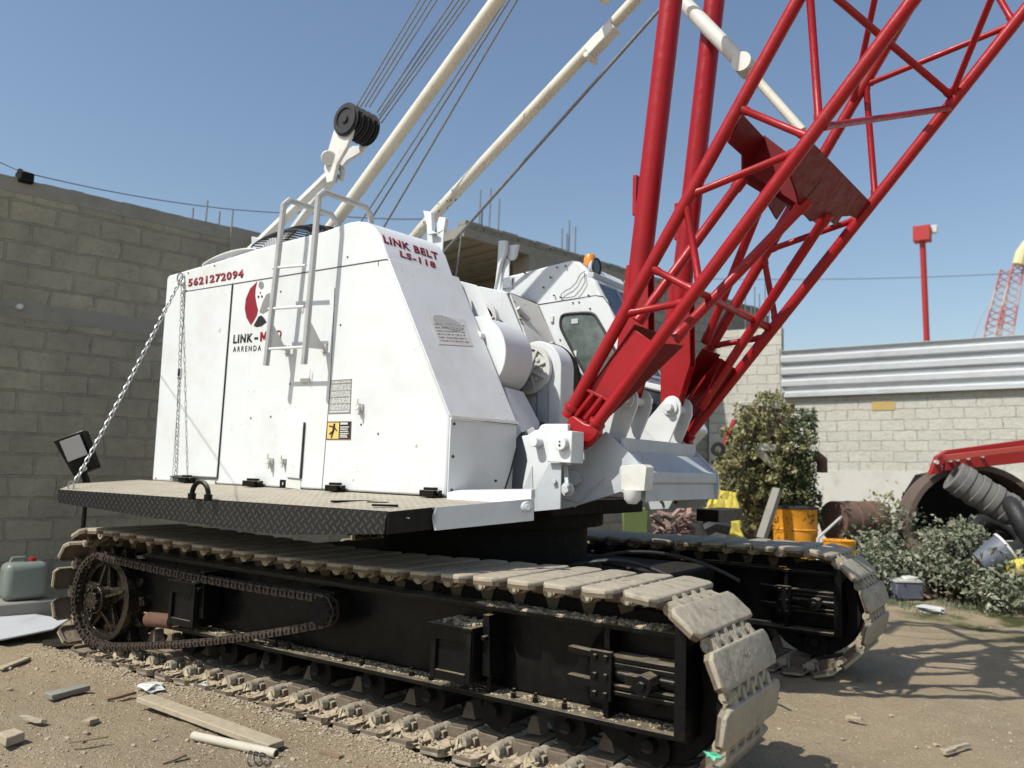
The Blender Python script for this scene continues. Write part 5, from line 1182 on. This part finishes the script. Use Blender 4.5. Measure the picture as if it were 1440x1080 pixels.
# rusty arched undercarriage piece and red beam
sp_ = empty('scrapped_undercarriage', V((PD(12, 1365, 740).x, PD(12, 1365, 740).y, 0)), 'scrapped machine part with big rusty arch behind the weeds at right', 'scrap machine')
m = MB(); cen = PD(12, 1366, 745); U_ = MRh; Z_ = V((0, 0, 1)); rx, rz = .98, .90
pts = [cen + U_ * (rx * math.cos(R(a))) + Z_ * (rz * math.sin(R(a)) * 1.0) + MFh * 0 for a in range(-12, 193, 6)]
pts = [V((pts[0].x, pts[0].y, .02))] + pts + [V((pts[-1].x, pts[-1].y, .02))]
for a, c in zip(pts, pts[1:]): m.beam(a, c + (c - a) * .08, .36, .085, (0, 0, 1)) if abs((c - a).normalized().z) < .95 else m.beam(a, c + (c - a) * .08, .085, .36, (MFh.x, MFh.y, 0))
obj('arch', m, RUSTD, sp_, .006)
m = MB(); m.prism([PD(12.3, *p) for p in ((1290, 700), (1310, 668), (1375, 655), (1440, 700), (1440, 760), (1290, 760))], MFh * .5); obj('housing', m, BLACKM, sp_)
m = MB()
A, B = PD(11.9, 1402, 690), PD(11.9, 1452, 700)
for k in range(9):
    c = PD(11.6, 1345, 672).lerp(PD(11.4, 1425, 722), k / 8); m.ring(c, (PD(11.4, 1425, 722) - PD(11.6, 1345, 672)), .22 + .015 * (k % 2), .12, .11, 28)
obj('ribbed_roller', m, TYRE, sp_, .012)
for (px, py, rr_, tx) in ((1405, 752, .30, (.3, -.5, .8)), (1436, 742, .34, (1, .2, .4))):
    m = MB(); c = PD(11.2, px, py); ax_ = V(tx).normalized(); uu = ax_.orthogonal().normalized(); q_ = ax_.cross(uu); m.tube([c + (uu * math.cos(a) + q_ * math.sin(a)) * rr_ for a in [2 * math.pi * k / 30 for k in range(31)]], .11, 12, False); t_o = obj('dumped_tyre', m, RUB, None, 0, {1436: 'big black rubber ring at the right edge under the red beam', 1405: 'worn black tyre lying in the weeds below the ribbed roller', 1432: 'big black tyre at the right edge under the red beam', 1330: 'black tyre half hidden inside the left foot of the rusty arch', 1385: 'black tyre lying low in the weeds behind the blue bucket'}[px], 'tyre', 'old tyres dumped in the weeds')  # old tyres added among the scrap
m = MB()
for px, py in ((1318, 650), (1337, 647), (1347, 646), (1362, 644), (1382, 641)): m.cyl(PD(11.75, px, py), PD(11.75, px, py) + MFh * .05, .03, 10)
sh = MB(); r = random.Random(51)
for k in range(70):
    q = PD(r.uniform(11.3, 12.4), r.uniform(1300, 1450), 760); z_ = r.uniform(.05, .75); d = V((r.gauss(0, 1), r.gauss(0, 1), r.gauss(0, .5))).normalized() * r.uniform(.15, .4); q.z = z_
    sh.beam(q - d, q + d, r.uniform(.05, .3), r.uniform(.02, .12))
obj('scrap_heap', sh, RUSTD, None, 0, 'dark rusty heap of scrap plates and bars under the red beam at right', 'scrap', kind='stuff')
bmz = MB()
bmz.prism([PD(11.8, *p) for p in ((1308, 668), (1318, 642), (1333, 633), (1445, 618), (1445, 628), (1335, 645), (1325, 655), (1325, 664))], MFh * .1); bmz.prism([PD(11.8, *p) for p in ((1330, 648), (1445, 632), (1445, 650), (1330, 662))], MFh * .1)
rbm = empty('red_beam', V((PD(11.8, 1375, 650).x, PD(11.8, 1375, 650).y, PD(11.8, 1375, 660).z)), 'red steel beam with drilled holes lying over the rusty arch', 'beam'); obj('beam', bmz, REDF, rbm, .006); obj('bolt_hole', m, PVC, rbm)
m = MB(); m.prism([PD(11.7, *p) for p in ((1325, 640), (1445, 626), (1445, 633), (1327, 648))], -MFh * .12); obj('top_flange', m, paint('salmon_paint', (.5, .08, .06), .5, (.3, .05, .05), .5), rbm, .004)
for px, py, r_, mt, nm, lb in ((1398, 782, .20, BLUEP, 'bucket', 'dull grey blue plastic bucket lying in weeds at right'), ):
    c = PD(10.6, px, py); m = MB(); d = (MRh * .7 + V((0, 0, .5)) - MFh * .2).normalized(); m.tube([c - d * .2, c, c + d * .18], [.15, .19, .21], 28); bb_ = empty('plastic_bucket', V((c.x, c.y, c.z - .2)), lb, 'bucket'); obj('bucket_body', m, mt, bb_, .005); m = MB(); m.ring(c + d * .17, d, .225, .2, .03, 28); obj('rim', m, PVC, bb_)
c = PD(10.3, 1436, 800); m = MB(); m.blob(c, .16, 2, (1, .8, .8), .3, 3); obj('yellow_sack', m, YELF, None, 0, 'yellow sack half out of the frame at the right edge', 'sack')
c = PD(10.7, 1378, 793); m = MB(); m.blob(c, .10, 2, (1, .8, .7), .3, 4); obj('red_rag', m, PINK, None, 0, 'reddish rag lying in the weeds left of the blue bucket', 'rag')
c = PD(11.5, 1422, 620)
c = PG(1272, 842); m = MB(); m.box(c + V((0, 0, .12)), (.38, .28, .22), Matrix.Rotation(.7, 3, 'Z')); bx_ = empty('battery_box', c, 'dark blue grey battery box on the ground by the grass', 'box'); obj('case', m, BLUEP, bx_, .015)
m = MB(); m.box(c + V((0, 0, .245)), (.40, .30, .03), Matrix.Rotation(.7, 3, 'Z')); m.blob(c + V((.05, 0, .28)), .09, 1, (1.3, .8, .4), .5, 2); obj('cover', m, PVC, bx_, .004)
# grass strip by the rubbish (nobody could count the blades)
m = MB(); r = random.Random(77)
for k in range(9000):
    px = r.uniform(1130, 1500); py = r.gauss(838, 11)
    if py < 800: continue
    q = PG(px, py); 
    if noise.noise(V((q.x * 1.2, q.y * 1.2, 3))) < -.12: continue
    h = r.uniform(.02, .07); d = V((r.uniform(-1, 1), r.uniform(-1, 1), 0)) * .02; w_ = V((r.uniform(-1, 1), r.uniform(-1, 1), 0)).normalized() * .006
    m.poly([q - w_, q + w_, q + d + V((0, 0, h))])
obj('grass', m, LEAFB, None, label='thin short green grass in front of the weeds', kind='stuff', smooth=False)
# pale rubbish pieces on the far ground
for k, (px, py, s, mt, lb) in enumerate(((1235, 826, .12, STONE, 'pale broken block lump left of the battery box'), (1252, 838, .09, PVC, 'crumpled white wrapper just left in front of the battery box'), (1330, 833, .16, PVC, 'crumpled white sheet on the grass right of the battery box'), (1290, 838, .15, PINK, 'flat reddish board in front of the battery box'), (1215, 838, .14, PINK, 'reddish brick rubble at the left end of the grass strip'), (1310, 860, .12, PVC, 'flat grey scrap piece lying on bare ground beyond the track'))):
    c = PG(px, py); m = MB(); m.blob(c + V((0, 0, s * .2)), s, 2, (1.4, 1, .35), .7, k); obj('litter' if mt is PVC else 'rubble_piece', m, mt, None, 0, lb, 'litter' if mt is PVC else 'rubble', 'rubbish along the grass strip', smooth=False)
# ---- left side things
# plastic canister
c = PD(8.0, 31, 842); c = V((c.x, c.y, 0)); tpz = PD(8.0, 31, 790).z
cn = empty('plastic_canister', c, 'milky plastic canister with red cap standing by the left wall', 'canister')
m = MB(); a_ = math.atan2(dL.y, dL.x); RZ = Matrix.Rotation(a_, 3, 'Z'); hh = .36
m.box(c + V((0, 0, tpz - hh / 2)), (.38, .26, hh), RZ); obj('body', m, CANM, cn, .07, seg=4)
m = MB(); m.cyl(c + RZ @ V((.06, 0, tpz - .01)), c + RZ @ V((.06, 0, tpz + .035)), .035, 16); obj('cap', m, REDF, cn)
m = MB(); m.tube([c + RZ @ V((-.13, 0, tpz - .01)), c + RZ @ V((-.11, 0, tpz + .04)), c + RZ @ V((-.01, 0, tpz + .04)), c + RZ @ V((.01, 0, tpz - .01))], .016, 8); obj('handle', m, CANM, cn)
m = MB(); m.box(c + V((0, 0, (tpz - hh) / 2)), (.5, .36, max(.04, tpz - hh)), RZ); obj('rubble_block', m, CEM, None, .02, 'low grey block under the milky canister', 'block')
# white board
m = MB(); bpts = [PG(-60, 872), PG(0, 868), PG(52, 874), PG(96, 880), PG(74, 898), PG(0, 908), PG(-60, 915)]
m.prism([p + V((0, 0, .05 + .02 * math.sin(i * 2))) for i, p in enumerate(bpts)], (0, 0, .015)); obj('white_board', m, paint('board_white', (.50, .51, .52), .6, (.25, .25, .3), .7, scale=3), None, .004, 'scuffed white board lying on the ground at the left edge', 'board')
m = MB(); q0, q1 = PG(60, 911), PG(100, 908); m.beam(q0 + V((0, 0, .02)), q1 + V((0, 0, .02)), .3, .03); obj('dark_mat', m, BLACKM, None, .006, 'dark soiled mat sticking out under the white board', 'mat')
# floodlight behind the walkway corner
fl = empty('floodlight', PD(7.2, 118, 690), 'tilted black floodlight on a stake behind the walkway corner', 'floodlight')
m = MB(); fc = [PD(7.2, *p) for p in ((74, 620), (117, 604), (136, 657), (103, 670))]; m.prism(fc, MFh * .09); obj('housing', m, BLACK, fl, .012)
fi = [PD(7.18, *p) for p in ((84, 621), (112, 611), (124, 639), (96, 650))]; m = MB(); m.prism(fi, -MFh * .006); obj('lens', m, GRYT, fl, .003)
m = MB(); m.beam(PD(7.25, 112, 650), PD(7.25, 130, 700), .07, .03, (0, 1, 0)); m.tube([PD(7.25, 122, 680), V((PD(7.25, 122, 680).x, PD(7.25, 122, 680).y, 0))], .02, 8); obj('bracket', m, BLACK, fl, .004)
m = MB(); m.cyl(PD(7.15, 119, 659), PD(7.2, 119, 659), .022, 14); obj('knob', m, STEEL, fl, .003)
# insulator on top of left wall and small white spot
q = PL(oL, (-dL.y, dL.x, 0), 28, 245); m = MB(); m.box(q + V((0, .05, -.03)), (.16, .14, .12)); m.cyl(q, q + V((0, 0, .06)), .03, 10); obj('cable_clamp', m, BLACKM, None, .02, 'small dark cable clamp on top of the left wall', 'clamp')
q2 = PL(oL, (-dL.y, dL.x, 0), 26, 432); m = MB(); m.cyl(q2, q2 + V((dL.y, -dL.x, 0)) * .08, .03, 12); obj('pipe_stub', m, PVC, None, .004, 'short white pipe stub poking out of the left wall', 'pipe')
def cable(pts, r, label, sag=.15):
    m = MB(); P_ = []
    for a, c in zip(pts, pts[1:]): P_ += [a.lerp(c, i / 14) - V((0, 0, sag * 4 * (i / 14) * (1 - i / 14))) for i in range(14)]
    m.tube(P_ + [pts[-1]], r, 6); return obj('power_cable', m, ROPE, None, 0, label, 'cable')
cable([q + V((0, 0, .03)), PD(12.5, 420, 300)], .007, 'thin cable running from the left wall clamp over to the house roof', .10)
cable([PD(16, 410, 297), PD(17, 600, 308)], .014, 'dark overhead cable crossing the sky between ladder and rear house', .05)
cable([PD(4, -30, 215), q + V((0, 0, .03))], .004, 'thin cable rising out of the top left from the wall clamp', .0)
cable([PD(40, 985, 392), PD(45, 1600, 372)], .02, 'hair thin wire crossing the sky behind the boom', .3)
# plank and pipe in the foreground
m = MB(); A, B = PG(202, 993), PG(388, 1058); m.beam(A + V((0, 0, .05)), B + V((0, 0, .035)), .11, .035); obj('timber_plank', m, WOOD, None, .005, 'long weathered plank lying on the dirt at lower left', 'plank')
m = MB(); A, B = PG(271, 1042), PG(388, 1068); m.tube([A + V((0, 0, .03)), B + V((0, 0, .03))], .024, 16); ob = obj('plastic_pipe', m, CREAMW, None, .003, 'short pale plastic pipe beside the long plank', 'pipe')
m = MB(); d = (B - A).normalized(); m.cyl(B + V((0, 0, .03)) - d * .01, B + V((0, 0, .03)) + d * .002, .018, 16); o2 = obj('pipe_bore', m, BLK, None); o2.parent = ob; o2.location = WL[o2.name] - WL[ob.name]
for k, (a, c, w_, lb) in enumerate((((68, 984), (118, 972), .10, 'broken dark wood chunk left of the long plank'), ((0, 1046), (25, 1040), .12, 'dark stone at the lower left corner edge'), ((95, 1050), (150, 1042), .02, 'thin brown stick at the lower left'), ((0, 945), (40, 930), .05, 'pale split lath by the white board'))):
    A, B = PG(*a), PG(*c); m = MB(); m.beam(A + V((0, 0, .02)), B + V((0, 0, .025)), w_, w_ * .4)
    for v in m.b.verts: v.co += V((noise.noise(v.co * 9), noise.noise(v.co * 9 + V((4, 4, 4))), 0)) * .03
    obj(('wood_chunk', 'stone', 'stick', 'lath')[k], m, (CEM, STONE, STEM, WOOD)[k], None, .006, lb, ('wood', 'stone', 'stick', 'lath')[k])
for k, (px, py, s, lb) in enumerate(((210, 970, .05, 'crumpled pale paper by the track left end'), (283, 968, .04, 'small white paper scrap beside the track shoes'))):
    c = PG(px, py); m = MB(); m.blob(c + V((0, 0, .02)), s, 2, (1.8, 1.2, .5), 1.1, k + 5); obj('paper_scrap', m, PVC, None, 0, lb, 'paper', smooth=False)
m = MB(); c = PG(1003, 1062) ; c = P('x', -1.45, 1003, 1062); m.blob(P('y', 3.66, 1003, 1063), .022, 2, (1.5, 1, .6), 1, 9); obj('bottle_cap', m, paint('mint_plastic', (.08, .42, .25), .4, (.1, .3, .2), .3), None, 0, 'bright mint green plastic scrap stuck on the track front', 'plastic scrap')
m = MB(); c = PG(352, 1075)
for k in range(3): m.ring(c + V((.03 * k, .02 * k, .03)), (1, .5, .3 + k * .4), .04, .033, .006, 20)
obj('wire_scrap', m, ROPE, None, 0, 'small tangled wire loop right of the plastic pipe', 'wire')
for k, (a, c, w_, mt, lb) in enumerate((((150, 985), (190, 978), .03, STEM, 'short dark twig between the wood chunk and the long plank'), ((30, 1010), (62, 1018), .035, WOOD, 'small pale chip of board at lower left'), ((230, 1075), (262, 1066), .02, STEM, 'thin twig below the long plank near the lower edge'), ((120, 1020), (136, 1014), .05, STONE, 'flat tan stone left of the long plank'), ((450, 1062), (480, 1070), .03, STEM, 'dark root piece on the dirt right of the wire loop'), ((1190, 1010), (1212, 1014), .03, STONE, 'flat pale stone on open dirt right of the near track'), ((1330, 1060), (1362, 1050), .03, WOOD, 'small board offcut on the sunlit dirt at lower right'))):
    A, B = PG(*a), PG(*c); m = MB(); m.beam(A + V((0, 0, .012)), B + V((0, 0, .016)), w_, w_ * .5)
    bmesh.ops.subdivide_edges(m.b, edges=m.b.edges[:], cuts=3, use_grid_fill=True)
    for v in m.b.verts: v.co += V((noise.noise(v.co * 14), noise.noise(v.co * 14 + V((4, 4, 4))), .5 * noise.noise(v.co * 14 + V((9, 0, 4))))) * .02
    nm = {'dry_stems': 'stick', 'weathered_wood': 'board_offcut', 'pebble': 'stone'}[mt.name]; obj(nm, m, mt, None, 0, lb, nm.replace('_', ' '), 'bits of debris on the dirt')
# gravel and clods (uncountable)
m = MB(); r = random.Random(99)
for k in range(9000):
    px = r.uniform(-40, 1480); py = 870 + 260 * r.random() ** 1.1
    if r.random() < .35: py = r.uniform(935, 1120); px = r.uniform(0, 700)
    q = PG(px, py); s = r.uniform(.002, .007) * (1 if r.random() > .05 else 2.6)
    if k % 3 == 0: u = r.uniform(-7.0, -1.8); q = TN(u, r.gauss(-.03, .09), 0); s = r.uniform(.003, .011)
    z = ground_h(q.x, q.y); m.blob(V((q.x, q.y, z + s * .3)), s, 1, (1.2, 1, .7), .7, k % 97)
obj('gravel', m, STONE, None, label='scattered gravel and dirt clods over the yard', kind='stuff', smooth=False)
# ---- far things beyond the wall
q = PD(32, 1304, 496); t_ = PD(32, 1297, 333)
pl_ = empty('red_pole', V((q.x, q.y, 0)), 'tall thin red pole with a red box on top beyond the metal fence', 'pole')
m = MB(); m.tube([V((q.x, q.y, 0)), q, t_], .11, 12); obj('shaft', m, REDF, pl_)
m = MB(); m.box(t_ + V((0, 0, .1)), (.6, .5, .6)); obj('head_box', m, REDF, pl_, .02)
m = MB(); m.box(t_ + MRh * .42 + V((0, 0, .3)), (.3, .2, .3)); obj('head_bracket', m, PVC, pl_, .02)
q = PD(22, 1100, 520); t_ = PD(22, 1098, 455); m = MB(); m.tube([V((q.x, q.y, 0)), q, t_], .035, 8); obj('thin_pole', m, REDF, None, 0, 'thin dull red rod rising just right of the tall block pillar', 'pole')
FAR1 = paint('hazed_red', (.45, .17, .16), .8, (.4, .25, .25), .5)  # distance haze is mixed into the far boom's pale colours
FAR2 = paint('hazed_pink', (.50, .38, .36), .8, (.4, .3, .3), .5)
# distant lattice boom
fc_ = empty('distant_crane', V((PD(50, 1395, 560).x, PD(50, 1395, 560).y, 0)), 'distant red and cream lattice crane boom at the right edge above the fence', 'crane')
L0, L1 = PD(50, 1380, 545), PD(50, 1425, 372); R0_, R1_ = PD(50, 1412, 545), PD(50, 1440, 372)
for k in range(6):
    f0, f1 = k / 6, (k + 1) / 6; m = MB()
    for off in (V((0, 0, 0)), MFh * 1.3):
        a, b2, c, d = L0.lerp(L1, f0) + off, L0.lerp(L1, f1) + off, R0_.lerp(R1_, f0) + off, R0_.lerp(R1_, f1) + off
        m.tube([a, b2], .07, 6); m.tube([c, d], .07, 6)
        for j in range(3): m.tube([a.lerp(b2, j / 3), c.lerp(d, (j + 1) / 3)], .035, 5); m.tube([c.lerp(d, j / 3), a.lerp(b2, (j + 1) / 3)], .035, 5)
    obj('boom_section', m, FAR1 if k % 2 else FAR2, fc_)
m = MB(); m.tube([R1_.lerp(L1, .5), PD(50, 1437, 356), PD(50, 1444, 345), PD(50, 1460, 345)], .35, 10); obj('boom_head', m, paint('hazed_cream', (.62, .58, .34), .8, (.5, .45, .3), .5), fc_)  # head's cream is paled for haze as well
m = MB(); m.tube([PD(50, 1432, 380), PD(50, 1385, 435), PD(50, 1358, 500), PD(50, 1352, 560)], .02, 5); obj('hoist_rope', m, ROPE, fc_)
